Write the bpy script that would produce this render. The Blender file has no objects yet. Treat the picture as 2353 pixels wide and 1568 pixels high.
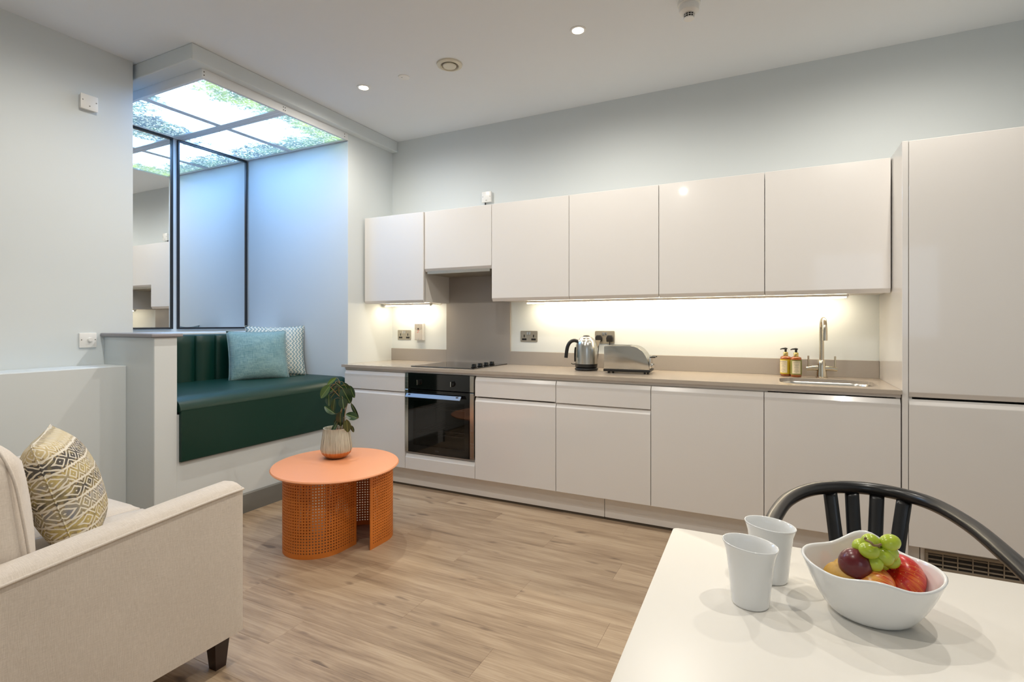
import bpy, bmesh, math, random
from mathutils import Vector, Matrix, Euler
R = math.radians
PI = math.pi
scene = bpy.context.scene
COL = scene.collection
random.seed(7)

# ------------------------------------------------------------------ camera, exposure, lights
TH = R(26.54); EYE = 1.2225; F = 1199.1; V0 = 744.4
cam_d = bpy.data.cameras.new('camera'); cam = bpy.data.objects.new('camera', cam_d); COL.objects.link(cam)
cam.location = (0, 0, EYE); cam.rotation_euler = (R(90), 0, TH)
cam_d.sensor_fit = 'HORIZONTAL'; cam_d.sensor_width = 36; cam_d.lens = F / 2353 * 36
cam_d.shift_y = -(784 - V0) / 2353; cam_d.clip_start = .02
scene.camera = cam
world = bpy.data.worlds.new('world'); scene.world = world; world.use_nodes = True
world.node_tree.nodes['Background'].inputs[0].default_value = (.6, .75, 1, 1)
world.node_tree.nodes['Background'].inputs[1].default_value = .3
scene.view_settings.view_transform = 'Standard'; scene.view_settings.look = 'None'
scene.view_settings.exposure = 0.12; scene.view_settings.gamma = 1.0
scene.view_settings.use_curve_mapping = False
scene.cycles.max_bounces = 10; scene.cycles.diffuse_bounces = 6; scene.cycles.glossy_bounces = 5
scene.cycles.transmission_bounces = 6; scene.cycles.caustics_reflective = False
scene.cycles.sample_clamp_indirect = 4.0

CEIL = 2.85
DOWN_W = 40          # watt of each recessed downlight
DOWN_COL = (1.0, .94, .84)
DOWNLIGHTS = [(-2.517, 2.755), (-.964, 2.748), (.59, 2.75),
              (-2.517, 1.42), (-.975, 1.42), (.60, 1.20),
              (-.970, .10)]
SKY_STRENGTH = 1.25   # backlit sky picture
LED_STRENGTH = 78.0

# ------------------------------------------------------------------ helpers
def S(r, g, b):
    f = lambda c: ((c / 255) / 12.92) if c / 255 <= .04045 else (((c / 255) + .055) / 1.055) ** 2.4
    return (f(r), f(g), f(b), 1)

WM = {}
def wm(o): return WM.get(o.name, Matrix.Identity(4))

def thing(name, label, cat, loc=(0, 0, 0), rot=(0, 0, 0), group=None):
    o = bpy.data.objects.new(name, None); COL.objects.link(o)
    o.empty_display_size = .05
    o.location = loc; o.rotation_euler = rot
    o['label'] = label; o['category'] = cat
    if group: o['group'] = group
    WM[o.name] = Matrix.LocRotScale(Vector(loc), Euler(rot), None)
    return o

def tag(o, label, cat, group=None):
    o['label'] = label; o['category'] = cat
    if group: o['group'] = group
    return o

def obj(name, bm, m, parent=None, smooth=None, local=False):
    """link bm as one mesh; coordinates are world unless local=True"""
    if parent is not None and not local:
        bm.transform(wm(parent).inverted())
    bmesh.ops.recalc_face_normals(bm, faces=bm.faces)
    me = bpy.data.meshes.new(name); bm.to_mesh(me); bm.free()
    if m: me.materials.append(m)
    if smooth is not None:
        for p in me.polygons: p.use_smooth = True
        if smooth < 180: me.set_sharp_from_angle(angle=R(smooth))
    o = bpy.data.objects.new(name, me); COL.objects.link(o)
    if parent is not None:
        o.parent = parent; WM[o.name] = wm(parent)
    return o

def struct(name, bm, m, parent=None, smooth=None):
    o = obj(name, bm, m, parent, smooth)
    if parent is None: o['kind'] = 'structure'
    return o

def box(bm, x0, x1, y0, y1, z0, z1, bev=0, seg=1, M=None):
    if x0 > x1: x0, x1 = x1, x0
    if y0 > y1: y0, y1 = y1, y0
    r = bmesh.ops.create_cube(bm, size=1)
    vs = r['verts']
    for v in vs:
        v.co = Vector((x0 + (v.co.x + .5) * (x1 - x0), y0 + (v.co.y + .5) * (y1 - y0), z0 + (v.co.z + .5) * (z1 - z0)))
    if bev:
        es = list({e for v in vs for e in v.link_edges})
        g = bmesh.ops.bevel(bm, geom=es, offset=bev, segments=seg, profile=.5, affect='EDGES')
        vs = list({v for f_ in g['faces'] for v in f_.verts} | {v for v in vs if v.is_valid})
    if M is not None: bmesh.ops.transform(bm, matrix=M, verts=[v for v in vs if v.is_valid])
    return bm

def B(*a, **k):
    return box(bmesh.new(), *a, **k)

def prism(bm, poly, axis, a0, a1, bev=0, seg=1):
    """poly: 2d points; axis 'x': (y,z); 'y': (x,z); 'z': (x,y)"""
    def P3(p, a):
        return {'x': (a, p[0], p[1]), 'y': (p[0], a, p[1]), 'z': (p[0], p[1], a)}[axis]
    va = [bm.verts.new(P3(p, a0)) for p in poly]; vb = [bm.verts.new(P3(p, a1)) for p in poly]
    n = len(poly)
    fs = [bm.faces.new(va), bm.faces.new(vb[::-1])]
    for i in range(n):
        fs.append(bm.faces.new((va[i], vb[i], vb[(i + 1) % n], va[(i + 1) % n])))
    if bev:
        es = list({e for f_ in fs for e in f_.edges})
        bmesh.ops.bevel(bm, geom=es, offset=bev, segments=seg, profile=.5, affect='EDGES')
    return bm

def rrect(x0, x1, y0, y1, r, n=5):
    pts = []
    for cx, cy, a in ((x1 - r, y1 - r, 0), (x0 + r, y1 - r, 90), (x0 + r, y0 + r, 180), (x1 - r, y0 + r, 270)):
        for i in range(n + 1):
            t = R(a + 90 * i / n); pts.append((cx + r * math.cos(t), cy + r * math.sin(t)))
    return pts

def lathe(bm, prof, n=32, c=(0, 0, 0), axis='z', close=True):
    rings = []
    for r, h in prof:
        if r < 1e-6:
            rings.append([bm.verts.new(_ax(c, 0, 0, h, axis))]); continue
        rings.append([bm.verts.new(_ax(c, r * math.cos(2 * PI * i / n), r * math.sin(2 * PI * i / n), h, axis)) for i in range(n)])
    for a, b in zip(rings, rings[1:]):
        for i in range(n):
            j = (i + 1) % n
            if len(a) == 1 and len(b) == 1: continue
            if len(a) == 1: bm.faces.new((a[0], b[i], b[j]))
            elif len(b) == 1: bm.faces.new((a[i], b[0], a[j]))
            else: bm.faces.new((a[i], b[i], b[j], a[j]))
    if close:
        for rg in (rings[0], rings[-1]):
            if len(rg) > 2: bm.faces.new(rg)
    return bm

def _ax(c, a, b, h, axis):
    if axis == 'z': return (c[0] + a, c[1] + b, c[2] + h)
    if axis == 'y': return (c[0] + a, c[1] + h, c[2] + b)
    return (c[0] + h, c[1] + a, c[2] + b)

def tube(bm, pts, r, n=10, cap=True, flat=1.0, up=None):
    pts = [Vector(p) for p in pts]; rr = r if isinstance(r, (list, tuple)) else [r] * len(pts)
    N = len(pts); T = []
    for i in range(N):
        d = (pts[min(i + 1, N - 1)] - pts[max(i - 1, 0)]); T.append(d.normalized())
    u = Vector(up) if up else (Vector((0, 0, 1)) if abs(T[0].z) < .9 else Vector((1, 0, 0)))
    u = (u - T[0] * u.dot(T[0])).normalized(); rings = []
    for i in range(N):
        u = (u - T[i] * u.dot(T[i])).normalized(); w = T[i].cross(u)
        rings.append([bm.verts.new(pts[i] + (u * math.cos(2 * PI * k / n) + w * math.sin(2 * PI * k / n) * flat) * rr[i]) for k in range(n)])
    for a, b in zip(rings, rings[1:]):
        for k in range(n):
            bm.faces.new((a[k], a[(k + 1) % n], b[(k + 1) % n], b[k]))
    if cap:
        bm.faces.new(rings[0]); bm.faces.new(rings[-1])
    return bm

def spline(pts, n=8, closed=False):
    pts = [Vector(p) for p in pts]; out = []; N = len(pts)
    for i in range(N if closed else N - 1):
        if closed: p0, p1, p2, p3 = pts[(i - 1) % N], pts[i], pts[(i + 1) % N], pts[(i + 2) % N]
        else: p0, p1, p2, p3 = pts[max(i - 1, 0)], pts[i], pts[i + 1], pts[min(i + 2, N - 1)]
        for k in range(n):
            t = k / n
            out.append(.5 * ((2 * p1) + (-p0 + p2) * t + (2 * p0 - 5 * p1 + 4 * p2 - p3) * t * t + (-p0 + 3 * p1 - 3 * p2 + p3) * t ** 3))
    if not closed: out.append(pts[-1])
    return out

def sphere(bm, c, r, sc=(1, 1, 1), u=20, v=14, M=None):
    g = bmesh.ops.create_uvsphere(bm, u_segments=u, v_segments=v, radius=r)
    for w in g['verts']:
        w.co = Vector((w.co.x * sc[0], w.co.y * sc[1], w.co.z * sc[2]))
        if M is not None: w.co = M @ w.co
        w.co += Vector(c)
    return bm

def at(u, v, z):
    """ground point of the plane at height z under a picture position (surveying helper)"""
    a = (u - 1176.5) / F; s, c = math.sin(TH), math.cos(TH)
    t = (EYE - z) * F / (v - V0)
    return Vector((t * (-s + c * a), t * (c + s * a), z))

# ------------------------------------------------------------------ materials
class NT:
    def __init__(s, m):
        s.m = m; s.t = m.node_tree; s.n = s.t.nodes; s.b = s.n.get('Principled BSDF')
    def new(s, typ, **kw):
        nd = s.n.new(typ)
        for k, v in kw.items(): setattr(nd, k, v)
        return nd
    def link(s, a, b): s.t.links.new(a, b)
    def val(s, x, sock):
        if isinstance(x, (int, float)): sock.default_value = x
        elif isinstance(x, (tuple, list)): sock.default_value = x
        else: s.link(x, sock)
    def math(s, op, a, b=0.0, c=None, clamp=False):
        nd = s.new('ShaderNodeMath', operation=op, use_clamp=clamp)
        s.val(a, nd.inputs[0]); s.val(b, nd.inputs[1])
        if c is not None: s.val(c, nd.inputs[2])
        return nd.outputs[0]
    def mix(s, fac, a, b, blend='MIX'):
        nd = s.new('ShaderNodeMix', data_type='RGBA', blend_type=blend)
        s.val(fac, nd.inputs['Factor']); s.val(a, nd.inputs[6]); s.val(b, nd.inputs[7])
        return nd.outputs[2]
    def noise(s, vec, scale, detail=3, rough=.55, dist=0):
        nd = s.new('ShaderNodeTexNoise'); nd.inputs['Scale'].default_value = scale
        nd.inputs['Detail'].default_value = detail; nd.inputs['Roughness'].default_value = rough
        nd.inputs['Distortion'].default_value = dist
        if vec is not None: s.link(vec, nd.inputs['Vector'])
        return nd.outputs['Fac']
    def ramp(s, fac, stops):
        nd = s.new('ShaderNodeValToRGB'); s.link(fac, nd.inputs[0]); cr = nd.color_ramp
        while len(cr.elements) < len(stops): cr.elements.new(.5)
        for e, (p, c) in zip(cr.elements, stops):
            e.position = p; e.color = c if len(c) == 4 else (*c, 1)
        return nd.outputs[0]
    def coord(s, kind='Object'):
        return s.new('ShaderNodeTexCoord').outputs[kind]
    def pos(s): return s.new('ShaderNodeNewGeometry').outputs['Position']
    def mapping(s, vec, scale=(1, 1, 1), loc=(0, 0, 0), rot=(0, 0, 0)):
        nd = s.new('ShaderNodeMapping'); s.link(vec, nd.inputs['Vector'])
        nd.inputs['Scale'].default_value = scale; nd.inputs['Location'].default_value = loc; nd.inputs['Rotation'].default_value = rot
        return nd.outputs[0]
    def sep(s, vec):
        nd = s.new('ShaderNodeSeparateXYZ'); s.link(vec, nd.inputs[0]); return nd.outputs
    def bump(s, h, strength=.2, dist=.01):
        nd = s.new('ShaderNodeBump'); nd.inputs['Strength'].default_value = strength; nd.inputs['Distance'].default_value = dist
        s.link(h, nd.inputs['Height']); s.link(nd.outputs[0], s.b.inputs['Normal'])

def mat(name, col, rough=.5, metal=0, coat=0, spec=.5, coat_rough=.03, bump=None, vary=None):
    m = bpy.data.materials.new(name); m.use_nodes = True
    n = NT(m); b = n.b
    b.inputs['Base Color'].default_value = col; b.inputs['Roughness'].default_value = rough
    b.inputs['Metallic'].default_value = metal; b.inputs['Coat Weight'].default_value = coat
    b.inputs['Coat Roughness'].default_value = coat_rough; b.inputs['Specular IOR Level'].default_value = spec
    if vary:   # (scale, amount)
        f = n.noise(n.coord(), vary[0], 4)
        d = tuple(c * (1 - vary[1]) for c in col[:3]) + (1,)
        l = tuple(min(1, c * (1 + vary[1])) for c in col[:3]) + (1,)
        n.link(n.mix(f, d, l), b.inputs['Base Color'])
    if bump:   # (scale, strength, distance)
        n.bump(n.noise(n.coord(), bump[0], 3), bump[1], bump[2])
    return m

M = {}
M['wall'] = mat('wall_paint', S(211, 217, 219), .75, bump=(90, .05, .002), vary=(2.5, .012))
M['ceiling'] = mat('ceiling_paint', S(228, 232, 236), .85, bump=(80, .05, .002), vary=(2, .012))
M['gloss'] = mat('gloss_white_cabinet', S(226, 223, 220), .22, coat=.8, coat_rough=.05, bump=(55, .02, .002))
M['carcass'] = mat('white_carcass', S(226, 223, 218), .45, vary=(4, .01))
M['shadow_gap'] = mat('dark_gap_brown', S(84, 74, 62), .7, vary=(20, .05))  # brown of the painted shade line under the plinths; also on panel screws
M['white_plastic'] = mat('white_plastic', S(232, 231, 228), .3, vary=(5, .01))
M['skirting'] = mat('grey_skirting', S(118, 118, 114), .45, vary=(6, .03))
M['cap_grey'] = mat('grey_cap_board', S(140, 138, 143), .4, vary=(8, .03))
M['black_frame'] = mat('black_frame', S(16, 18, 24), .35, vary=(8, .05))
M['mirror'] = mat('mirror_silver', (.90, .92, .92, 1), .0, metal=1)
M['stone'] = mat('grey_quartz', S(176, 165, 152), .22, coat=.2, vary=(160, .05))
M['splash'] = mat('grey_splashback', S(158, 152, 146), .38, vary=(160, .03))
M['steel'] = mat('brushed_steel', S(200, 197, 190), .22, metal=1)
M['satin_steel'] = mat('satin_steel', S(122, 122, 124), .42, metal=1, vary=(40, .03))
M['chrome'] = mat('polished_chrome', S(225, 224, 222), .08, metal=1)
M['nickel'] = mat('satin_nickel', S(205, 196, 178), .2, metal=1)
M['socket_metal'] = mat('brushed_socket_plate', S(178, 172, 160), .38, metal=.85, vary=(50, .05))
M['black'] = mat('black_plastic', S(22, 20, 19), .35, vary=(20, .08))
M['black_gloss'] = mat('black_gloss', S(8, 8, 9), .06, coat=.5)
M['hob_glass'] = mat('hob_glass', S(20, 19, 19), .06, coat=.5)
M['leather'] = mat('dark_green_leather', S(3, 47, 37), .40, spec=.4, bump=(260, .12, .002), vary=(3, .10))
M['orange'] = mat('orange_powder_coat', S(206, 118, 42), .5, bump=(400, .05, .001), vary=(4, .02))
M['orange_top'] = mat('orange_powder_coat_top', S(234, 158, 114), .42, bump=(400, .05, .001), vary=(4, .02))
M['table_white'] = mat('white_laminate', S(224, 220, 212), .32, vary=(3, .008))
M['chair_black'] = mat('black_lacquer', S(18, 18, 20), .3, coat=.2, vary=(12, .08))
M['porcelain'] = mat('white_porcelain', S(228, 229, 229), .12, coat=.5, vary=(6, .01))
M['dark_wood'] = mat('dark_wood_leg', S(36, 14, 12), .35, coat=.3, vary=(30, .2))
M['soil'] = mat('soil', S(110, 62, 42), .9, bump=(120, .8, .01), vary=(80, .4))
M['stem'] = mat('stem_brown', S(122, 98, 62), .6, vary=(60, .2))
M['screw'] = mat('screw_metal', S(150, 148, 142), .3, metal=1)

def m_brushed():
    n = NT(M['steel']); v = n.mapping(n.coord(), scale=(3, 3, 420))
    f = n.noise(v, 1, 3); n.link(n.math('MULTIPLY_ADD', f, .22, .12), n.b.inputs['Roughness'])
m_brushed()

def emis(name, col, s):
    m = bpy.data.materials.new(name); m.use_nodes = True; n = NT(m)
    n.b.inputs['Base Color'].default_value = (0.8, 0.8, 0.8, 1)
    n.b.inputs['Emission Color'].default_value = (*col[:3], 1); n.b.inputs['Emission Strength'].default_value = s
    return m
M['led'] = emis('warm_led_strip', (1.0, .84, .60), LED_STRENGTH)
M['lamp'] = emis('downlight_lens', (1.0, .90, .72), 40)

def m_fabric(name, col, col2, scale=520, st=.35, rough=.9):
    m = bpy.data.materials.new(name); m.use_nodes = True; n = NT(m); co = n.coord()
    sx = n.noise(n.mapping(co, scale=(scale, scale * .12, scale)), 1, 2)
    sy = n.noise(n.mapping(co, scale=(scale * .12, scale, scale * .12)), 1, 2)
    w = n.math('MULTIPLY', n.math('ADD', sx, sy), .5)
    big = n.noise(co, 5, 3)
    f = n.math('ADD', n.math('MULTIPLY', w, .75), n.math('MULTIPLY', big, .25))
    n.link(n.ramp(f, [(.3, col2), (.7, col)]), n.b.inputs['Base Color'])
    n.b.inputs['Roughness'].default_value = rough; n.b.inputs['Sheen Weight'].default_value = .25
    n.bump(w, st, .003); return m
M['sofa'] = m_fabric('cream_linen', S(220, 210, 199), S(197, 186, 174), 420)
M['teal'] = m_fabric('teal_linen', S(150, 178, 178), S(70, 116, 124), 200, .6)

def m_chevron():
    m = bpy.data.materials.new('chevron_diamond_weave'); m.use_nodes = True; n = NT(m)
    x, y, z = n.sep(n.coord())
    p = .036
    ax = n.math('ABSOLUTE', n.math('ADD', x, -.02))
    # zig-zag vertical stripes outside, diamonds inside
    zig = n.math('MULTIPLY', n.math('PINGPONG', y, p * .5), 1.0)
    s1 = n.math('FRACT', n.math('DIVIDE', n.math('ADD', x, zig), p * .72))
    chev = n.math('GREATER_THAN', s1, .55)
    dx = n.math('PINGPONG', x, p * .5); dy = n.math('PINGPONG', y, p * .5)
    d = n.math('ADD', dx, dy)
    q = n.math('ABSOLUTE', n.math('SUBTRACT', d, p * .5))
    line = n.math('LESS_THAN', q, p * .13)
    dot = n.math('LESS_THAN', d, p * .12); dot2 = n.math('GREATER_THAN', d, p * .88)
    dia = n.math('MAXIMUM', line, n.math('MAXIMUM', dot, dot2))
    sel = n.math('LESS_THAN', ax, .085)
    f = n.math('ADD', n.math('MULTIPLY', dia, sel), n.math('MULTIPLY', chev, n.math('SUBTRACT', 1.0, sel)))
    n.link(n.mix(f, S(136, 158, 162), S(214, 212, 200)), n.b.inputs['Base Color'])
    n.b.inputs['Roughness'].default_value = .9
    n.bump(n.noise(n.coord(), 500, 2), .3, .002); return m
M['chevron'] = m_chevron()

def m_aztec():
    m = bpy.data.materials.new('aztec_band_weave'); m.use_nodes = True; n = NT(m)
    x, y, z = n.sep(n.coord())
    wob = n.math('MULTIPLY', n.noise(n.coord(), 22, 2), .012)
    y = n.math('ADD', y, wob)
    band = n.math('DIVIDE', y, .052); bi = n.math('FLOOR', band); bf = n.math('FRACT', band)
    par = n.math('MODULO', n.math('ADD', bi, 20.0), 2.0)
    pp = n.math('MULTIPLY_ADD', par, -.018, .058)            # period alternates
    fx = n.math('MULTIPLY', n.math('PINGPONG', n.math('DIVIDE', x, pp), .5), 2.0)
    fy = n.math('MULTIPLY', n.math('ABSOLUTE', n.math('SUBTRACT', bf, .5)), 2.0)
    d = n.math('ADD', fx, fy)
    ring = n.math('PINGPONG', n.math('MULTIPLY', d, 1.0), .30)
    line = n.math('LESS_THAN', ring, .10)
    hl = n.math('GREATER_THAN', fy, .88)
    teeth = n.math('MULTIPLY', n.math('GREATER_THAN', fy, .62), n.math('LESS_THAN', n.math('PINGPONG', n.math('MULTIPLY', x, 90.0), .5), .25))
    rnd = n.noise(n.mapping(n.coord(), scale=(1, 1, 1)), 26, 2)
    rb = n.new('ShaderNodeTexWhiteNoise', noise_dimensions='1D'); n.link(n.math('ADD', bi, .3), rb.inputs['W'])
    dark = n.ramp(n.math('ADD', n.math('MULTIPLY', rb.outputs['Value'], .6), n.math('MULTIPLY', rnd, .45)),
                  [(.25, S(84, 80, 76)), (.4, S(188, 168, 108)), (.6, S(128, 128, 134)), (.8, S(196, 178, 136))])
    base = n.mix(teeth, dark, S(150, 132, 100))
    c = n.mix(n.math('MAXIMUM', line, hl), base, S(222, 214, 198))
    n.link(c, n.b.inputs['Base Color']); n.b.inputs['Roughness'].default_value = .92
    n.bump(n.noise(n.coord(), 420, 2), .4, .003); return m
M['aztec'] = m_aztec()

def m_wood():
    m = bpy.data.materials.new('oak_vinyl_plank'); m.use_nodes = True; n = NT(m)
    oi = n.new('ShaderNodeObjectInfo'); rnd = oi.outputs['Random']
    off = n.new('ShaderNodeCombineXYZ'); n.link(n.math('MULTIPLY', rnd, 37.0), off.inputs[0]); n.link(n.math('MULTIPLY', rnd, 91.0), off.inputs[1])
    va = n.new('ShaderNodeVectorMath', operation='ADD'); n.link(n.pos(), va.inputs[0]); n.link(off.outputs[0], va.inputs[1]); p = va.outputs[0]
    g1 = n.noise(n.mapping(p, scale=(1.3, 14, 1)), 1, 6, .62, .5)
    g2 = n.noise(n.mapping(p, scale=(5, 120, 1)), 1, 4, .6)
    g3 = n.noise(n.mapping(p, scale=(.8, 3.0, 1)), 1, 3, .5, .4)
    kn = n.noise(n.mapping(p, scale=(5, 16, 1)), 1, 2, .4)
    knot = n.ramp(kn, [(.0, (0, 0, 0)), (.66, (0, 0, 0)), (.74, (1, 1, 1))])
    f = n.math('ADD', n.math('MULTIPLY', g1, .48), n.math('ADD', n.math('MULTIPLY', g2, .30), n.math('MULTIPLY', g3, .22)))
    c = n.ramp(f, [(.34, S(112, 92, 74)), (.44, S(154, 131, 107)), (.54, S(177, 154, 128)), (.68, S(196, 176, 151))])
    c = n.mix(n.math('MULTIPLY', knot, .7), c, S(92, 74, 62))
    tone = n.math('MULTIPLY_ADD', rnd, .07, .96)
    hsv = n.new('ShaderNodeHueSaturation'); n.link(c, hsv.inputs['Color']); n.link(tone, hsv.inputs['Value'])
    n.link(hsv.outputs[0], n.b.inputs['Base Color'])
    n.link(n.math('MULTIPLY_ADD', g2, .12, .42), n.b.inputs['Roughness'])
    n.bump(g2, .12, .002); return m
M['wood'] = m_wood()
M['pane'] = emis('daylight_pane', (.62, .80, 1.0), 1.2)
M['subfloor'] = mat('subfloor', S(120, 98, 76), .8, vary=(10, .05))

def m_sky():
    """backlit print of a sky framed by tree crowns"""
    m = bpy.data.materials.new('backlit_tree_print'); m.use_nodes = True; n = NT(m)
    p = n.pos(); x, y, z = n.sep(p)
    de = n.math('DIVIDE', n.math('SUBTRACT', -3.06, x), 1.19)     # 0 room side, 1 mirror side
    dy = n.math('DIVIDE', n.math('SUBTRACT', y, 1.965), 1.18)     # 0 near, 1 far
    def sm(v, a, b):
        mr = n.new('ShaderNodeMapRange', interpolation_type='SMOOTHSTEP'); n.val(v, mr.inputs[0])
        mr.inputs[1].default_value = a; mr.inputs[2].default_value = b; return mr.outputs[0]
    big = n.noise(p, 3.2, 3, .55, .6)
    e1 = n.math('MULTIPLY', sm(de, .42, .04), n.math('ADD', .75, n.math('MULTIPLY', dy, .3)))
    e2 = n.math('MULTIPLY', sm(dy, .62, 1.0), .95)
    e3 = n.math('MULTIPLY', n.math('MULTIPLY', sm(de, .60, .92), sm(dy, .95, .3)), 1.05)
    e4 = n.math('MULTIPLY', n.math('MULTIPLY', sm(dy, .30, .0), sm(de, .33, .5)), .8)
    D = n.math('MAXIMUM', n.math('MAXIMUM', e1, e2), n.math('MAXIMUM', e3, e4))
    D = n.math('ADD', D, n.math('MULTIPLY', n.math('SUBTRACT', big, .5), 1.5))
    leaf = n.noise(p, 20, 5, .75, .9); fine = n.noise(p, 55, 3, .7)
    L = n.math('ADD', n.math('MULTIPLY', n.math('SUBTRACT', leaf, .5), 1.9), n.math('MULTIPLY', n.math('SUBTRACT', fine, .5), 1.3))
    msk = sm(n.math('ADD', D, L), .53, .60)
    hue = n.noise(p, 7, 3)
    green = n.ramp(n.math('ADD', n.math('MULTIPLY', hue, .7), n.math('MULTIPLY', n.math('SUBTRACT', .5, de), .3)),
                   [(.22, (.03, .10, .18)), (.42, (.07, .22, .16)), (.58, (.34, .58, .12)), (.76, (.75, .92, .26))])
    green = n.mix(sm(fine, .50, .62), green, (.72, 1.0, 1.0, 1))
    sky = n.ramp(big, [(.3, (1.9, 3.9, 7.6)), (.62, (2.4, 4.5, 8.0))])
    c = n.mix(msk, sky, green)
    n.link(c, n.b.inputs['Emission Color']); n.b.inputs['Emission Strength'].default_value = SKY_STRENGTH
    n.b.inputs['Base Color'].default_value = (.5, .5, .5, 1); n.b.inputs['Roughness'].default_value = .4
    return m
M['sky_print'] = m_sky()
M['blue_white'] = mat('white_light_frame', S(222, 224, 226), .45, vary=(6, .01))

def m_leaf():
    m = bpy.data.materials.new('rubber_plant_leaf'); m.use_nodes = True; n = NT(m)
    x, y, z = n.sep(n.coord())
    oi = n.new('ShaderNodeObjectInfo')
    ax = n.math('ABSOLUTE', x)
    rib = n.math('LESS_THAN', ax, .0012)
    vein = n.math('LESS_THAN', n.math('PINGPONG', n.math('ADD', y, n.math('MULTIPLY', ax, -.9)), .004), .0005)
    base = n.ramp(oi.outputs['Random'], [(.0, S(16, 36, 22)), (.5, S(26, 56, 32)), (.85, S(40, 74, 38)), (1, S(92, 116, 40))])
    c = n.mix(n.math('MULTIPLY', vein, .25), base, S(150, 170, 100)); c = n.mix(n.math('MULTIPLY', rib, .8), c, S(140, 156, 92))
    n.link(c, n.b.inputs['Base Color']); n.b.inputs['Roughness'].default_value = .32; n.b.inputs['Coat Weight'].default_value = .15
    return m
M['leaf'] = m_leaf()

def m_pot():
    m = bpy.data.materials.new('ribbed_glazed_pot'); m.use_nodes = True; n = NT(m)
    co = n.coord(); x, y, z = n.sep(co)
    ang = n.math('ARCTAN2', y, x)
    st = n.math('PINGPONG', n.math('MULTIPLY', ang, 9.5), .5)
    w = n.noise(n.mapping(co, scale=(60, 60, 8)), 1, 3)
    f = n.math('ADD', n.math('MULTIPLY', st, 1.4), n.math('MULTIPLY', w, .6))
    glaze = n.ramp(f, [(.3, S(104, 98, 86)), (.55, S(176, 176, 160)), (.9, S(200, 200, 186))])
    cop = n.ramp(f, [(.3, S(176, 112, 58)), (.9, S(214, 160, 104))])
    lo = n.math('LESS_THAN', n.math('ADD', z, n.math('MULTIPLY', st, .016)), .044)
    n.link(n.mix(lo, glaze, cop), n.b.inputs['Base Color'])
    n.link(n.math('MULTIPLY', lo, .75), n.b.inputs['Metallic']); n.b.inputs['Roughness'].default_value = .35
    return m
M['pot'] = m_pot()

def m_apple(name, red, yel, k):
    m = bpy.data.materials.new(name); m.use_nodes = True; n = NT(m); co = n.coord()
    x, y, z = n.sep(co)
    ang = n.math('ARCTAN2', y, x)
    cv = n.new('ShaderNodeCombineXYZ'); n.link(n.math('MULTIPLY', ang, 4.0), cv.inputs[0]); n.link(n.math('MULTIPLY', z, 8.0), cv.inputs[1])
    st = n.noise(cv.outputs[0], 2.2, 4, .6)
    side = n.noise(co, 16, 2)
    f = n.math('ADD', n.math('MULTIPLY', st, .6), n.math('MULTIPLY', side, .5))
    c = n.ramp(f, [(k, red), (k + .16, yel)])
    v = n.new('ShaderNodeTexVoronoi'); v.inputs['Scale'].default_value = 220; n.link(co, v.inputs['Vector'])
    c = n.mix(n.math('MULTIPLY', n.math('LESS_THAN', v.outputs['Distance'], .16), .5), c, S(240, 200, 130))
    n.link(c, n.b.inputs['Base Color']); n.b.inputs['Roughness'].default_value = .3; n.b.inputs['Coat Weight'].default_value = .3
    return m
M['apple_a'] = m_apple('red_apple_skin', S(200, 26, 24), S(232, 130, 44), .56)
M['apple_b'] = m_apple('striped_apple_skin', S(206, 30, 26), S(238, 176, 80), .50)
M['plum'] = mat('plum_skin', S(92, 14, 22), .3, coat=.3, vary=(40, .5))
M['pear'] = mat('russet_pear_skin', S(178, 136, 48), .5, vary=(160, .25))
M['grape'] = mat('green_grape_skin', S(172, 190, 52), .25, coat=.3, vary=(60, .12))
for k in ('grape',):
    NT(M[k]).b.inputs['Subsurface Weight'].default_value = .3
    NT(M[k]).b.inputs['Subsurface Radius'].default_value = (.01, .01, .004)
M['amber'] = mat('amber_bottle', S(170, 84, 14), .1, coat=.5)
NT(M['amber']).b.inputs['Transmission Weight'].default_value = .35
M['gold'] = mat('gold_collar', S(214, 190, 120), .18, metal=1)

def m_label(name, edge):
    m = bpy.data.materials.new(name); m.use_nodes = True; n = NT(m)
    n.link(n.mix(n.noise(n.coord(), 200, 2), edge, tuple(c * .85 for c in edge[:3]) + (1,)), n.b.inputs['Base Color'])
    n.b.inputs['Roughness'].default_value = .5; return m
M['label_yellow'] = m_label('yellow_label', S(206, 186, 40)); M['label_green'] = m_label('olive_label', S(128, 130, 66))
M['label_cream'] = mat('cream_label_paper', S(232, 220, 190), .6, vary=(50, .03))
M['ink'] = mat('label_ink', S(110, 96, 76), .7, vary=(90, .1))
M['grey_face'] = mat('grey_printed_face', S(176, 172, 168), .4, vary=(9, .02))
M['grey_face_dark'] = mat('darker_grey_printed_face', S(150, 146, 142), .4, vary=(9, .02))
M['red_print'] = mat('red_print', S(206, 70, 56), .5, vary=(50, .03))
M['cavity'] = mat('oven_enamel', S(58, 54, 50), .3, vary=(30, .2))
M['logo'] = mat('grey_logo_print', S(70, 70, 72), .5, vary=(50, .03))

def m_dark_glass():
    m = bpy.data.materials.new('dark_oven_glass'); m.use_nodes = True; n = NT(m)
    b = n.b; b.inputs['Base Color'].default_value = (.30, .28, .27, 1); b.inputs['Roughness'].default_value = .02
    b.inputs['Transmission Weight'].default_value = 1; b.inputs['IOR'].default_value = 1.5
    n.link(n.math('MULTIPLY_ADD', n.noise(n.coord(), 30, 2), .01, .015), b.inputs['Roughness'])
    return m
M['dark_glass'] = m_dark_glass()
M['mesh_grey'] = mat('vent_grey_plastic', S(150, 138, 122), .5, vary=(20, .04))
M['vent_dark'] = mat('vent_backing', S(40, 36, 32), .8, vary=(20, .04))

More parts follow.
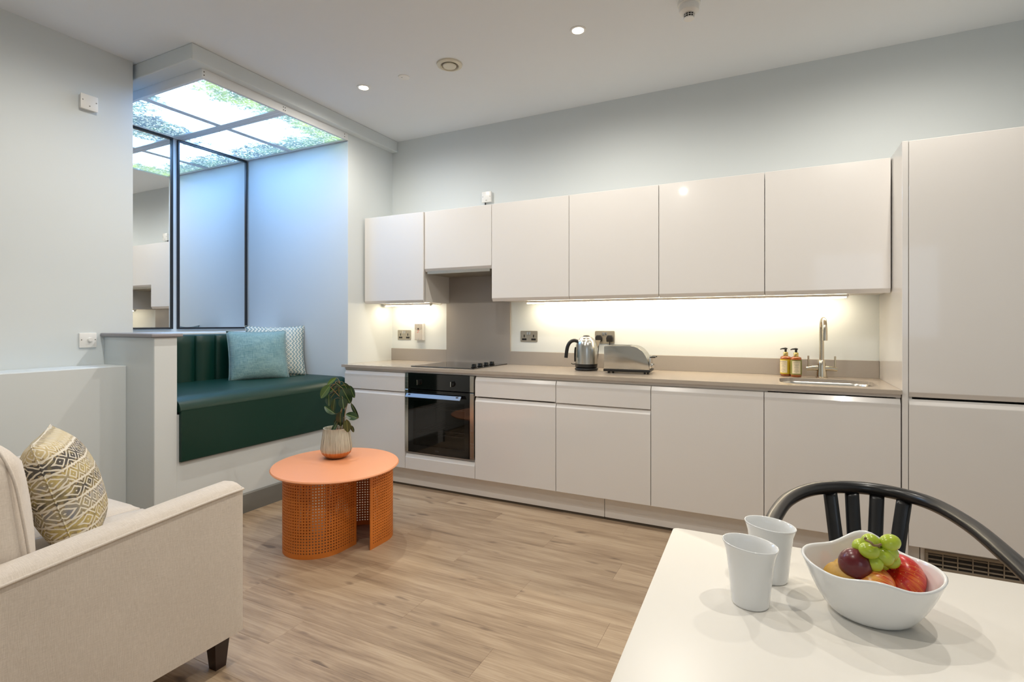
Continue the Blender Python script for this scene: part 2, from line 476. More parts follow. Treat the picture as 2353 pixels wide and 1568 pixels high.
def text_part(name, s, size, M4, m, parent, ext=.0003):
    cu = bpy.data.curves.new(name, 'FONT'); cu.body = s; cu.size = size; cu.extrude = ext
    cu.align_x = 'CENTER'; cu.align_y = 'CENTER'
    o = bpy.data.objects.new(name + '_tmp', cu); COL.objects.link(o)
    dg = bpy.context.evaluated_depsgraph_get(); me = bpy.data.meshes.new_from_object(o.evaluated_get(dg))
    bm = bmesh.new(); bm.from_mesh(me); bm.transform(M4)
    bpy.data.objects.remove(o); bpy.data.meshes.remove(me)
    return obj(name, bm, m, parent)
FACE_CAM = Matrix.Rotation(R(90), 4, 'X')   # text facing -Y

# ------------------------------------------------------------------ room shell
XL, XM, XR = -3.56, -4.27, 2.2         # left wall, recess wall, right wall
YK, YB = 3.72, -2.0                    # kitchen wall, wall behind the camera
XRET, YREC = -3.06, 3.17               # return pier beside the kitchen, far end of the recess
YW = 1.85                              # end of left wall / start of recess
KX = -.0412                            # joint between last two base units
X0 = KX - 3.0

struct('ceiling', B(-4.4, 2.35, -2.15, 3.87, CEIL, CEIL + .1), M['ceiling'])
struct('wall_back', B(-3.2, 2.35, YK, YK + .15, 0, CEIL), M['wall'])
struct('wall_right', B(XR, XR + .15, -2.15, YK, 0, CEIL), M['wall'])
struct('wall_front', B(-3.7, XR, YB - .15, YB, 0, CEIL), M['wall'])
struct('wall_left', B(XL - .14, XL, YB, YW, 0, CEIL), M['wall'])
struct('wall_recess_near', B(XM - .1, XL - .14, YW - .1, YW, 0, CEIL), M['wall'])
struct('wall_recess_left', B(XM - .13, XM, YW, YREC + .1, 0, CEIL), M['wall'])
# pier between recess and kitchen (L-shaped block: recess end wall + return wall)
struct('wall_recess_far', B(XM, XRET, YREC, YK + .15, 0, CEIL, bev=.002), M['wall'])
# partition stub with its grey cap, boxed-in ledge along the left wall
st = struct('wall_partition', B(XL, XRET + .005, 1.695, 1.82, 0, 1.146, bev=.003), M['wall'])
obj('cap', B(XL - .0, XRET + .022, 1.672, 1.845, 1.147, 1.168, bev=.006, seg=3), M['cap_grey'], st, smooth=40)
struct('wall_ledge', B(XL, -3.325, YB, 1.695, 0, .982, bev=.004), M['wall'])
# bulkhead over the recess and the deep shelf behind the bench
struct('trim_1', B(XM, -3.0, 1.87, YK, 2.755, CEIL, bev=.006, seg=2), M['wall'])
struct('trim_2', B(XM, -3.87, YW, YREC, 0, 1.158, bev=.004), M['wall'])
# bench plinth wall
struct('wall_bench_front', B(-3.20, -3.062, 1.82, YREC - .001, 0, .698), M['wall'])
struct('baseboard_left', prism(bmesh.new(), [(-3.062, 0), (-3.047, 0), (-3.047, .118), (-3.053, .125), (-3.062, .125)], 'y', 1.80, 3.105), M['skirting'])
struct('baseboard_partition', prism(bmesh.new(), [(1.695, 0), (1.68, 0), (1.68, .118), (1.686, .125), (1.695, .125)], 'x', -3.32, XRET + .02), M['skirting'])
struct('baseboard_front', B(-3.3, XR, YB, YB + .015, 0, .125), M['skirting'])
struct('baseboard_right', B(XR - .015, XR, YB, 3.0, 0, .125), M['skirting'])

wdw = struct('window_1', box(box(box(box(bmesh.new(), .5, 1.9, YB, YB + .03, 1.00, 1.05), .5, 1.9, YB, YB + .03, 2.20, 2.25), .5, .55, YB, YB + .03, 1.05, 2.20), 1.85, 1.9, YB, YB + .03, 1.05, 2.20), M['white_plastic'])
obj('pane', B(.55, 1.85, YB + .004, YB + .012, 1.05, 2.20), M['pane'], wdw)
# floor: planks as parts
fl = struct('floor', B(-4.3, 2.3, -2.1, 3.75, -.06, -.004), M['subfloor'])
PW, PL = .18, 1.22
def plank_mesh(w, l):
    bm = bmesh.new(); box(bm, -l / 2 + .0002, l / 2 - .0002, -w / 2 + .0002, w / 2 - .0002, -.004, 0, bev=.0004)
    bmesh.ops.recalc_face_normals(bm, faces=bm.faces)
    me = bpy.data.meshes.new('plank'); bm.to_mesh(me); bm.free(); me.materials.append(M['wood']); return me
pm = {}
row = 0
y = 1.725 - PW * 21
while y < 3.3:
    off = {10: -.94}.get(row, None)
    xs = -.94 - PL * 2 + ((20 - row) * .437 % PL) - PL
    x = xs
    while x < XR:
        a, b_ = max(x, -3.32), min(x + PL, XR)
        ya, yb = max(y, YB), min(y + PW, 3.25)
        if b_ - a > .03 and yb - ya > .02:
            key = (round(b_ - a, 3), round(yb - ya, 3))
            if key not in pm: pm[key] = plank_mesh(key[1], key[0])
            o = bpy.data.objects.new('plank', pm[key]); COL.objects.link(o)
            o.location = ((a + b_) / 2, (ya + yb) / 2, 0); o.parent = fl
        x += PL
    y += PW; row += 1

# ------------------------------------------------------------------ sky light box over the recess
t = thing('sky_light_panel', 'backlit ceiling panel printed with tree crowns and sky above the bench recess', 'ceiling light', (-3.66, 2.56, 2.755))
x0, x1, y0, y1 = XM + .003, -3.055, 1.965, YREC - .003
bm = bmesh.new(); zb, zt = 2.698, 2.755
box(bm, x0, x0 + .022, y0, y1, zb, zt, .001); box(bm, x1 - .022, x1, y0, y1, zb, zt, .001)
box(bm, x0 + .022, x1 - .022, y0, y0 + .022, zb, zt, .001); box(bm, x0 + .022, x1 - .022, y1 - .022, y1, zb, zt, .001)
obj('frame', bm, M['blue_white'], t)
ym, xm = 2.545, -3.70
bm = bmesh.new()
for k in (-.042, -.0135, .015): box(bm, x0 + .022, x1 - .022, ym + k, ym + k + .027, zb + .001, zt - .02, .001)
obj('crossbar', bm, M['blue_white'], t)
for a, b_ in ((y0 + .022, ym - .0425), (ym + .0425, y1 - .022)):
    obj('crossbar', B(xm - .028, xm + .028, a, b_, zb + .003, zt - .02, .001), M['blue_white'], t)
for xa, xb in ((x0 + .022, xm - .028), (xm + .028, x1 - .022)):
    for a, b_ in ((y0 + .022, ym - .0425), (ym + .0425, y1 - .022)):
        obj('light_panel', B(xa, xb, a, b_, zb + .012, zb + .018), M['sky_print'], t)
obj('backing', B(x0 + .0225, x1 - .0225, y0 + .0225, y1 - .0225, zb + .040, zt - .005), M['blue_white'], t)
for yy in (y0 + .012, ym, y1 - .04):
    for dz in (.018, .038):
        for dy_ in ((0, .016) if yy == ym else (0,)):
            obj('screw', lathe(bmesh.new(), [(.0035, -.001), (.0035, .002), (0, .0025)], 8, (x1, yy + dy_, zb + dz), 'x'), M['shadow_gap'], t)
# soffit seam strip
# mirrors
def mirror(y0, y1, z0, z1, label):
    t = thing('wall_mirror', label, 'mirror', (XM, (y0 + y1) / 2, z0), group=None)
    w = .013; x = XM; d = .022
    bm = bmesh.new()
    box(bm, x, x + d, y0, y0 + w, z0, z1, .001); box(bm, x, x + d, y1 - w, y1, z0, z1, .001)
    box(bm, x, x + d, y0 + w, y1 - w, z0, z0 + w, .001); box(bm, x, x + d, y0 + w, y1 - w, z1 - w, z1, .001)
    obj('frame', bm, M['black_frame'], t)
    obj('mirror_glass', B(x + .004, x + .010, y0 + w - .002, y1 - w + .002, z0 + w - .002, z1 - w + .002), M['mirror'], t)
mirror(1.885, 2.500, 1.181, 2.692, 'tall black framed mirror half hidden by the left wall edge, reflecting the kitchen cupboards')
mirror(2.538, 3.153, 1.181, 2.692, 'tall black framed mirror beside the blue lit end wall of the recess')

# ------------------------------------------------------------------ upholstered bench
bench = t = thing('upholstered_bench', 'dark green leather bench with channel tufted backrest and deep front panel in the recess', 'bench', (-3.4, 2.5, .425))
SX0, SX1, SY0, SY1, SZ = -3.80, -3.036, 1.828, YREC - .004, .80
prof = [(SX0, .74), (SX0, SZ)]
r = .075
for i in range(9):
    a = R(90 - 90 * i / 8); prof.append((SX1 - r * 1.4 + r * 1.4 * math.cos(a), SZ - .004 - r + r * math.sin(a)))
prof += [(SX1, .72)]
prof2 = prof + [(SX1 - .06, .70), (SX1 - .06, .74)]
bm = bmesh.new(); prism(bm, prof2, 'y', SY0, SY1)
obj('seat_cushion', bm, M['leather'], t, smooth=50)
bm = bmesh.new(); prism(bm, [(SX1, .722), (SX1, .43), (SX1 - .004, .425), (SX1 - .022, .425), (SX1 - .022, .722)], 'y', SY0 + .004, SY1 - .002)
obj('front_panel', bm, M['leather'], t, smooth=30)
obj('seat_base', B(SX0 + .01, -3.21, SY0 + .003, SY1, .70, .742), M['carcass'], t)
t = bench
backrest = obj('backrest', B(-3.869, -3.832, 1.83, YREC - .004, .802, 1.130), M['leather'], bench)
seams = [1.829, 1.95, 2.10, 2.25, 2.40, 2.555, 2.705, 2.86, 3.01, 3.165]
for a, b_ in zip(seams, seams[1:]):
    bm = bmesh.new(); N = 10; K = 9; g = []
    for i in range(N + 1):
        u = i / N; yy = a + .0006 + (b_ - a - .0012) * u
        bul = .020 * (1 - abs(2 * u - 1) ** 3.0)
        col = []
        for k in range(K + 1):
            w = k / K
            if k <= 6: zz = .80 + (1.132 - .80) * w / (6 / K); xx = -3.812 + bul
            else:
                q = (k - 6) / 3; zz = 1.132 + .012 * math.sin(q * PI / 2) ; xx = -3.812 + bul - (.052 + bul) * (1 - math.cos(q * PI / 2))
            col.append(bm.verts.new((xx, yy, zz)))
        col.append(bm.verts.new((-3.868, yy, .80)))
        g.append(col)
    for i in range(N):
        for k in range(K + 1): bm.faces.new((g[i][k], g[i + 1][k], g[i + 1][k + 1], g[i][k + 1]))
    bm.faces.new(g[0]); bm.faces.new(g[-1])
    obj('channel', bm, M['leather'], backrest, smooth=60)

# ------------------------------------------------------------------ pillows
def pillow_bm(w, h, th, n=22, pinch=.07, seed=1, wr=.004):
    rnd = random.Random(seed); ph = [rnd.uniform(0, 6) for _ in range(6)]
    bm = bmesh.new(); gs = []
    for side in (1, -1):
        g = []
        for i in range(n + 1):
            rw = []
            for j in range(n + 1):
                u = -1 + 2 * i / n; v = -1 + 2 * j / n
                x = w / 2 * u * (1 - pinch * (1 - v * v)); y = h / 2 * v * (1 - pinch * (1 - u * u))
                e = max(0, (1 - abs(u) ** 2.4) * (1 - abs(v) ** 2.4))
                z = side * th / 2 * e ** .55
                k = e ** .5
                z += side * k * wr * (math.sin(7 * u + ph[0] + 3 * v) + .6 * math.sin(11 * v + ph[1] - 4 * u)) * (1 - k * .6)
                if side == -1 and (i in (0, n) or j in (0, n)): rw.append(gs[0][i][j]); continue
                rw.append(bm.verts.new((x, y, z)))
            g.append(rw)
        gs.append(g)
        for i in range(n):
            for j in range(n): bm.faces.new((g[i][j], g[i + 1][j], g[i + 1][j + 1], g[i][j + 1]))
    return bm

def pillow(name, label, m, c, rot, w, h, th, seed, pinch=.07, seamcol=None):
    t = thing(name, label, 'cushion', c, rot)
    obj('cover', pillow_bm(w, h, th, seed=seed, pinch=pinch), m, t, smooth=180, local=True)
    pts = []
    for k in range(4):
        for q in range(12):
            s_ = -1 + 2 * q / 12
            u, v = [(s_, -1), (1, s_), (-s_, 1), (-1, -s_)][k]
            pts.append((w / 2 * u * (1 - pinch * (1 - v * v)), h / 2 * v * (1 - pinch * (1 - u * u)), 0))
    pts.append(pts[0])
    obj('seam', tube(bmesh.new(), pts, .0022, 6, cap=False), m, t, smooth=180, local=True)
    return t
# local x = width, local y = height (up), local z = facing direction
def face_rot(az, lean):
    """az: direction the face looks (deg, world), lean: backwards tilt"""
    Rm = Matrix.Rotation(R(az + 90), 3, 'Z') @ Matrix.Rotation(R(90 - lean), 3, 'X')
    return Rm.to_euler()
pillow('throw_pillow', 'plain teal blue linen cushion leaning in front of the patterned one on the green bench', M['teal'],
       (-3.585, 2.755, .975), face_rot(-26, 17), .43, .40, .15, 3, .05)
pillow('throw_pillow', 'grey and cream zigzag and diamond patterned cushion in the corner of the green bench', M['chevron'],
       (-3.635, 2.955, .998), face_rot(-34, 13), .45, .43, .12, 5, .08)

# ------------------------------------------------------------------ kitchen
DY = 3.11
def base_door(bm, x0, x1, z0, z1, fy=DY, lip=.026):
    prism(bm, [(fy, z0), (fy, z1 - lip), (fy + .013, z1), (fy + .019, z1), (fy + .019, z0)], 'x', x0, x1, bev=.0016)
    return bm
def wall_door(bm, x0, x1, z0, z1, fy, lip=.024):
    prism(bm, [(fy, z0 + lip), (fy, z1), (fy + .019, z1), (fy + .019, z0), (fy + .013, z0)], 'x', x0, x1, bev=.0016)
    return bm
G = .0018
def carcass(bm, x0, x1, y0, y1, z0, z1, th=.018, top=True):
    box(bm, x0, x0 + th, y0, y1, z0, z1); box(bm, x1 - th, x1, y0, y1, z0, z1)
    box(bm, x0 + th, x1 - th, y0, y1, z0, z0 + th)
    if top: box(bm, x0 + th, x1 - th, y0, y1, z1 - th, z1)
    box(bm, x0 + th, x1 - th, y1 - .008, y1, z0 + th, z1 - (th if top else 0))
    return bm
base_labels = [
    ('drawer+door', 'gloss white base cupboard with one drawer, left of the oven beside the green bench'),
    ('oven', 'gloss white oven housing with a low drawer front beneath the black oven'),
    ('ajar', 'gloss white base cupboard immediately right of the oven, dark gap under its drawer'),
    ('drawer+door', 'gloss white base cupboard with a drawer, below the kettle and toaster'),
    ('door', 'gloss white base cupboard with one full height door left of the sink cupboard'),
    ('door', 'gloss white sink base cupboard with one full height door beside the tall unit')]
for i, (kind, lab) in enumerate(base_labels):
    xa = X0 + .6 * i; xb = xa + .6
    t = thing('base_cabinet', lab, 'cupboard', (xa + .3, DY + .3, .145), group='white base cupboards')
    cb = bmesh.new()
    ztop = .862
    if kind == 'oven': carcass(cb, xa, xb, DY + .021, YK - .02, .145, .272)
    else: carcass(cb, xa, xb, DY + .021, YK - .02, .145, ztop, top=(i != 5))
    if kind == 'oven':
        box(cb, xa, xa + .003, DY + .03, YK - .02, .272, .86); box(cb, xb - .003, xb, DY + .03, YK - .02, .272, .86)
    obj('carcass', cb, M['carcass'], t)
    obj('top_rail', B(xa, xb, DY + .010, DY + .030, .862, .8795), M['gloss'], t)
    a, b_ = xa + G, xb - G
    if i == 0: a = xa + .004
    if kind == 'oven':
        obj('drawer_front', base_door(bmesh.new(), a, b_, .150, .262), M['gloss'], t)
    elif kind == 'door':
        obj('door', base_door(bmesh.new(), a, b_, .150, .856), M['gloss'], t)
    else:
        dz = .004 if kind == 'ajar' else 0
        obj('drawer_front', base_door(bmesh.new(), a, b_, .717 + dz, .856), M['gloss'], t)
        obj('door', base_door(bmesh.new(), a, b_, .150, .713), M['gloss'], t)
# plinth boards
for (a, b_, lab) in ((X0 + .0, -.940, 'long white plinth board under the cupboards left of the joint'),
                     (-.937, .642, 'white plinth board under the cupboards right of the joint')):
    t = thing('plinth_board', lab, 'plinth', ((a + b_) / 2, 3.18, 0))
    obj('board', B(a, b_, 3.172, 3.19, .016, .149, .001), M['gloss'], t)
    obj('floor_gap_shade', B(a, b_, 3.178, 3.186, 0, .0165), M['shadow_gap'], t)  # dark strip, colours in the shade line between board and floor
t = thing('plinth_board', 'white plinth board with vent under the tall unit', 'plinth', (1.2, 3.18, 0))
obj('board', B(.645, 1.79, 3.172, 3.19, .016, .149, .001), M['gloss'], t)
obj('floor_gap_shade', B(.645, 1.79, 3.178, 3.186, 0, .0165), M['shadow_gap'], t)  # same painted shade line below the vented board
# plinth vent grille
t = thing('vent_grille', 'grey slotted vent grille in the plinth under the tall unit behind the chair', 'vent', (.83, 3.172, .03))
gx0, gx1, gz0, gz1 = .662, 1.08, .034, .126
bm = bmesh.new(); w = .013
box(bm, gx0, gx1, 3.163, 3.172, gz0, gz0 + w, .0015); box(bm, gx0, gx1, 3.163, 3.172, gz1 - w, gz1, .0015)
box(bm, gx0, gx0 + w, 3.163, 3.172, gz0 + w, gz1 - w, .0015); box(bm, gx1 - w, gx1, 3.163, 3.172, gz0 + w, gz1 - w, .0015)
obj('frame', bm, M['mesh_grey'], t)
obj('backing', B(gx0 + .005, gx1 - .005, 3.1705, 3.1718, gz0 + .005, gz1 - .005), M['vent_dark'], t)
n_s = 3
hh = (gz1 - gz0 - 2 * w)
for k in range(1, 4):
    zc = gz0 + w + hh * (k - .35) / 3
    Mx = Matrix.Translation((0, 3.168, zc)) @ Matrix.Rotation(R(35), 4, 'X')
    obj('slat', box(bmesh.new(), gx0 + w, gx1 - w, -.0035, .0035, -.0015, .0015, M=Mx), M['mesh_grey'], t)
for k in range(1, 7):
    xc = gx0 + w + (gx1 - gx0 - 2 * w) * k / 7
    obj('bar', B(xc - .002, xc + .002, 3.1635, 3.169, gz0 + w, gz1 - w), M['mesh_grey'], t)

# worktop with sink cut-out
t = thing('worktop', 'grey stone worktop running the length of the kitchen wall', 'worktop', (-1.25, 3.4, .88))
sx0, sx1, sy0, sy1 = .035, .49, 3.20, 3.535
def ring_slab(bm, outer, inner, z0, z1):
    n = len(inner)
    oi, oo = [], []
    for (zz, lo, li) in ((z0, [], oi), (z1, [], oo)):
        pass
    ob = [bm.verts.new((*p, z0)) for p in outer]; ot = [bm.verts.new((*p, z1)) for p in outer]
    ib = [bm.verts.new((*p, z0)) for p in inner]; it = [bm.verts.new((*p, z1)) for p in inner]
    m_ = len(outer)
    for i in range(m_): bm.faces.new((ob[i], ob[(i + 1) % m_], ot[(i + 1) % m_], ot[i]))
    for i in range(n): bm.faces.new((ib[i], it[i], it[(i + 1) % n], ib[(i + 1) % n]))
    for o_, i_ in ((ob, ib), (ot, it)):
        es = []
        for L_ in (o_, i_):
            for k in range(len(L_)):
                a, b2 = L_[k], L_[(k + 1) % len(L_)]
                e = bm.edges.get((a, b2)); es.append(e)
        bmesh.ops.triangle_fill(bm, use_beauty=True, use_dissolve=False, edges=es)
    return bm
XE = .5605
outer = [(XRET, DY - .012), (XE, DY - .012), (XE, YK), (XRET, YK)]
outer = [(sx0 - .10, DY - .012), (XE, DY - .012), (XE, YK), (sx0 - .10, YK)]
inner = rrect(sx0, sx1, sy0, sy1, .09, 8)
bm = ring_slab(bmesh.new(), outer, inner, .880, .900)
box(bm, XRET, sx0 - .10, DY - .012, YK, .880, .900)
for f_ in [f_ for f_ in bm.faces if abs(f_.calc_center_median().x - (sx0 - .10)) < 1e-4]: bm.faces.remove(f_)
bmesh.ops.remove_doubles(bm, verts=bm.verts, dist=1e-5)
obj('slab', bm, M['stone'], t)
t = thing('sink', 'undermounted stainless steel sink set into the worktop in front of the tap', 'sink', (.26, 3.37, .75))
bm = bmesh.new(); rings = []
for (ins, zz) in ((-.012, .8798), (.0, .8798), (.004, .87), (.012, .76), (.035, .735), (.08, .728)):
    rings.append([bm.verts.new((x_, y_, zz)) for x_, y_ in rrect(sx0 + ins, sx1 - ins, sy0 + ins, sy1 - ins, max(.09 - ins, .04), 8)])
for a, b_ in zip(rings, rings[1:]):
    for k in range(len(a)): bm.faces.new((a[k], a[(k + 1) % len(a)], b_[(k + 1) % len(a)], b_[k]))
bm.faces.new(rings[-1])
sk = obj('basin', bm, M['steel'], t, smooth=50)
md = sk.modifiers.new('solid', 'SOLIDIFY'); md.thickness = .0012; md.offset = 0
obj('drain', lathe(bmesh.new(), [(0, .7295), (.04, .7295), (.043, .732), (.036, .733), (.012, .731), (0, .731)], 24, (.262, 3.37, 0), close=False), M['chrome'], t, smooth=40)

# upstand and splashback
HX0, HX1 = X0 + .57, X0 + 1.175
for a, b_, lab in ((XRET, HX0, 'short grey upstand left of the splashback'), (HX1, .5605, 'long grey upstand behind kettle, toaster and tap')):
    tag(obj('upstand', B(a, b_, YK - .016, YK, .90, 1.004, .0012), M['splash']), lab, 'upstand')
tag(obj('splashback', B(HX0, HX1, YK - .0165, YK, .9003, 1.66, .0012), M['splash']), 'tall plain grey splashback behind the hob', 'splashback')

# wall cupboards
WY = 3.351; WZ0, WZ1, HZ = 1.392, 2.099, 1.632
wall_labels = ['gloss white wall cupboard at the far left beside the recess pier',
               'short gloss white wall cupboard above the hob hiding the extractor',
               'gloss white wall cupboard next right of the short hob cupboard',
               'gloss white wall cupboard above the kettle and toaster',
               'gloss white wall cupboard with lamp glints, second from the tall unit',
               'gloss white wall cupboard above the tap, next to the tall unit']
for i, lab in enumerate(wall_labels):
    xa = X0 + .6 * i; xb = xa + .6; z0 = HZ if i == 1 else WZ0
    t = thing('wall_cabinet', lab, 'cupboard', (xa + .3, YK, z0), group='white wall cupboards')
    obj('carcass', carcass(bmesh.new(), xa + .001, xb - .001, WY + .021, YK, z0 + .002, WZ1), M['carcass'], t)
    if i == 1:
        obj('extractor_base', B(xa + .02, xb - .02, WY + .01, YK - .03, z0 - .022, z0 + .0015, .001), M['socket_metal'], t)
        obj('door', wall_door(bmesh.new(), xa + G, xb - G, z0 - .004, WZ1, WY - .0), M['gloss'], t)
    else:
        obj('door', wall_door(bmesh.new(), xa + G, xb - G, z0 - .006, WZ1, WY - (.012 if i == 0 else 0)), M['gloss'], t)

# under-cupboard LED strips
def led(x0, x1, joints, lab):
    t = thing('led_strip', lab, 'light strip', ((x0 + x1) / 2, 3.585, 1.378))
    xs = [x0] + joints + [x1]
    for a, b_ in zip(xs, xs[1:]):
        bm = B(a + .003, b_ - .003, 3.577, 3.593, 1.374, 1.3805); obj('light_bar', bm, M['led'], t)
    obj('channel', B(x0 - .01, x1 + .01, 3.572, 3.598, 1.3805, 1.3938), M['white_plastic'], t)
    for jx in xs: obj('clip', B(jx - .0025, jx + .0025, 3.574, 3.596, 1.373, 1.381), M['nickel'], t)
led(-3.02, -2.55, [], 'short glowing light strip under the far left wall cupboard')
led(-1.66, .385, [-1.15, -.64, -.13], 'long glowing light strip under the right four wall cupboards')
t = thing('led_strip_cable', 'thin cable running from the short light strip', 'cable', (-2.5, 3.6, 1.38))
obj('cable', tube(bmesh.new(), spline([(-2.54, 3.59, 1.388), (-2.50, 3.60, 1.385), (-2.47, 3.61, 1.380), (-2.452, 3.61, 1.388)], 5), .0022, 6), M['nickel'], t, smooth=180)

# tall housing
TX0 = .562
t = thing('tall_cabinet', 'tall gloss white fridge housing with two stacked doors at the right edge', 'cupboard', (.9, 3.4, 0))
obj('side_panel', B(TX0, TX0 + .024, DY + .000, YK - .002, .0, 2.108, .0012), M['gloss'], t)
obj('carcass', carcass(bmesh.new(), TX0 + .0245, TX0 + .626, DY + .021, YK - .002, .145, 2.106), M['carcass'], t)
obj('door', wall_door(bmesh.new(), TX0 + .027, TX0 + .626, .868, 2.106, DY), M['gloss'], t)
obj('door', base_door(bmesh.new(), TX0 + .027, TX0 + .626, .150, .858), M['gloss'], t)
t = thing('tall_cabinet', 'second tall gloss white unit beyond the right edge of the photo', 'cupboard', (1.5, 3.4, 0))
obj('carcass', carcass(bmesh.new(), TX0 + .630, TX0 + 1.23, DY + .021, YK - .002, .145, 2.106), M['carcass'], t)
obj('door', wall_door(bmesh.new(), TX0 + .630, TX0 + 1.228, .868, 2.106, DY), M['gloss'], t)
obj('door', base_door(bmesh.new(), TX0 + .630, TX0 + 1.228, .150, .858), M['gloss'], t)
# support feet behind the plinth
# ------------------------------------------------------------------ oven
OX0, OX1 = X0 + .6 + .004, X0 + 1.2 - .005
t = thing('oven', 'built-in black glass oven with steel side strips and bar handle under the hob', 'oven', ((OX0 + OX1) / 2, 3.3, .28))
FY = DY - .004
obj('control_panel', B(OX0 + .028, OX1 - .032, FY, FY + .02, .746, .860, .001), M['black_gloss'], t)
dr_lo, dr_hi = .282, .739
sw = .028; sr = .032
for a, b_ in ((OX0, OX0 + sw), (OX1 - sr, OX1)):
    obj('steel_strip', B(a, b_, FY - .001, FY + .02, .746, .860, .001), M['steel'], t)
bx0, bx1, wz0, wz1 = OX0 + .075, OX1 - .075, .335, .660
door = obj('door', box(box(box(box(bmesh.new(), OX0 + sw, bx0, FY, FY + .03, dr_lo, dr_hi), bx1, OX1 - sr, FY, FY + .03, dr_lo, dr_hi),
       bx0, bx1, FY, FY + .03, dr_lo, wz0), bx0, bx1, FY, FY + .03, wz1, dr_hi), M['black_gloss'], t)
for a, b_ in ((OX0, OX0 + sw), (OX1 - sr, OX1)):
    obj('steel_strip', B(a, b_, FY - .001, FY + .03, dr_lo, dr_hi, .001), M['steel'], door)
obj('window', B(bx0 + .0002, bx1 - .0002, FY + .0005, FY + .004, wz0 + .0002, wz1 - .0002), M['dark_glass'], door)
# flat bar handle on two posts
hx0, hx1 = OX0 + .035, OX1 - .085
bm = bmesh.new()
prism(bm, [(FY - .048, .690), (FY - .027, .716), (FY - .023, .714), (FY - .042, .688)], 'x', hx0, hx1, bev=.001)
for hx in (hx0 + .03, hx1 - .03): box(bm, hx - .008, hx + .008, FY - .037, FY + .001, .696, .712)
obj('handle', bm, M['satin_steel'], door)
for kx in (OX0 + .128, OX0 + .418):
    k = obj('knob', lathe(bmesh.new(), [(.019, 0), (.019, -.006), (.016, -.016), (0, -.016)], 24, (kx, FY, .796), 'y'), M['black_gloss'], t, smooth=40)
    obj('knob_grip', B(kx - .003, kx + .003, FY - .028, FY - .016, .778, .815, .002, 2), M['chrome'], k)
# cavity and racks
bm = bmesh.new()
box(bm, bx0 - .02, bx0 - .015, FY + .035, FY + .45, .31, .70); box(bm, bx1 + .015, bx1 + .02, FY + .035, FY + .45, .31, .70)
box(bm, bx0 - .015, bx1 + .015, FY + .445, FY + .45, .31, .70); box(bm, bx0 - .015, bx1 + .015, FY + .035, FY + .445, .31, .315); box(bm, bx0 - .015, bx1 + .015, FY + .035, FY + .445, .695, .70)
obj('cavity', bm, M['cavity'], t)
for zz in (.60, .44, .41):
    bm = bmesh.new()
    tube(bm, [(bx0 - .012, FY + .06, zz), (bx1 + .012, FY + .06, zz)], .003, 6)
    tube(bm, [(bx0 - .012, FY + .40, zz), (bx1 + .012, FY + .40, zz)], .003, 6)
    for q in range(11):
        xx = bx0 + (bx1 - bx0) * q / 10; tube(bm, [(xx, FY + .06, zz), (xx, FY + .40, zz)], .0018, 5)
    obj('rack', bm, M['chrome'], t, smooth=180)
text_part('logo', 'CDA', .016, Matrix.Translation(((OX0 + OX1) / 2 - .01, FY - .0006, .306)) @ FACE_CAM, M['logo'], door)

# ------------------------------------------------------------------ hob
t = thing('hob', 'black glass ceramic hob with four knobs set in the worktop', 'hob', (-2.16, 3.43, .90))
obj('glass_top', B(-2.435, -1.885, 3.172, 3.690, .9002, .9062, .0012), M['hob_glass'], t)
for kx, ky in ((-1.938, 3.262), (-1.938, 3.352), (-1.938, 3.442), (-1.938, 3.532)):
    obj('knob', lathe(bmesh.new(), [(.0215, .9064), (.0225, .909), (.0185, .912), (.0175, .928), (.0165, .9315), (0, .932)], 24, (kx, ky, 0)), M['black_gloss'], t, smooth=40)

# ------------------------------------------------------------------ sockets and wall devices
SY = YK
def socket(cx, cz, lab, plugs=False, w=.146, h=.086):
    t = thing('double_socket', lab, 'socket', (cx, SY, cz), group=None)
    obj('plate', prism(bmesh.new(), rrect(cx - w / 2, cx + w / 2, cz - h / 2, cz + h / 2, .006, 3), 'y', SY - .0045, SY - .0002, bev=.0008), M['socket_metal'], t, smooth=40)
    for s_ in (-1, 1):
        x_ = cx + s_ * .040
        obj('switch', B(cx + s_ * .0095 - .0078, cx + s_ * .0095 + .0078, SY - .010, SY - .0045, cz + .012, cz + .036, .0015), M['chrome'], t)
        obj('screw', lathe(bmesh.new(), [(.0035, 0), (.0035, -.001), (0, -.0015)], 10, (cx + s_ * .061, SY - .0045, cz), 'y'), M['screw'], t)
        bm = bmesh.new(); box(bm, x_ - .0045, x_ + .0045, SY - .0052, SY - .0044, cz - .008, cz + .013)
        box(bm, x_ - .019, x_ + .019, SY - .0052, SY - .0044, cz - .031, cz - .016)
        obj('pin_hole', bm, M['black'], t)
    if plugs:
        for s_, lab2 in ((-1, 'black plug pushed into the left half of the socket behind the kettle'), (1, 'black plug pushed into the right half of the socket above the toaster')):
            x_ = cx + s_ * .041
            p = thing('power_plug', lab2, 'plug', (x_, SY - .006, cz - .015))
            pts = [(x_ - .022, cz - .032), (x_ + .022, cz - .032), (x_ + .025, cz - .005), (x_ + .014, cz + .016), (x_ - .014, cz + .016), (x_ - .025, cz - .005)]
            obj('plug_body', prism(bmesh.new(), pts, 'y', SY - .030, SY - .0054, bev=.003, seg=2), M['black'], p, smooth=40)
            if s_ == -1: c = [(x_, SY - .018, cz - .030), (x_, SY - .02, cz - .055), (x_ - .005, SY - .022, cz - .12), (x_ - .01, SY - .04, cz - .19), (x_ - .012, SY - .10, cz - .2205), (x_ - .02, SY - .115, cz - .2235)]
            else: c = [(x_, SY - .018, cz - .030), (x_, SY - .02, cz - .06), (x_ + .01, SY - .025, cz - .14), (x_ + .02, SY - .05, cz - .215), (x_ + .03, SY - .09, cz - .2235)]
            obj('cable', tube(bmesh.new(), spline(c, 5), .0035, 8), M['black'], p, smooth=180)
    return t
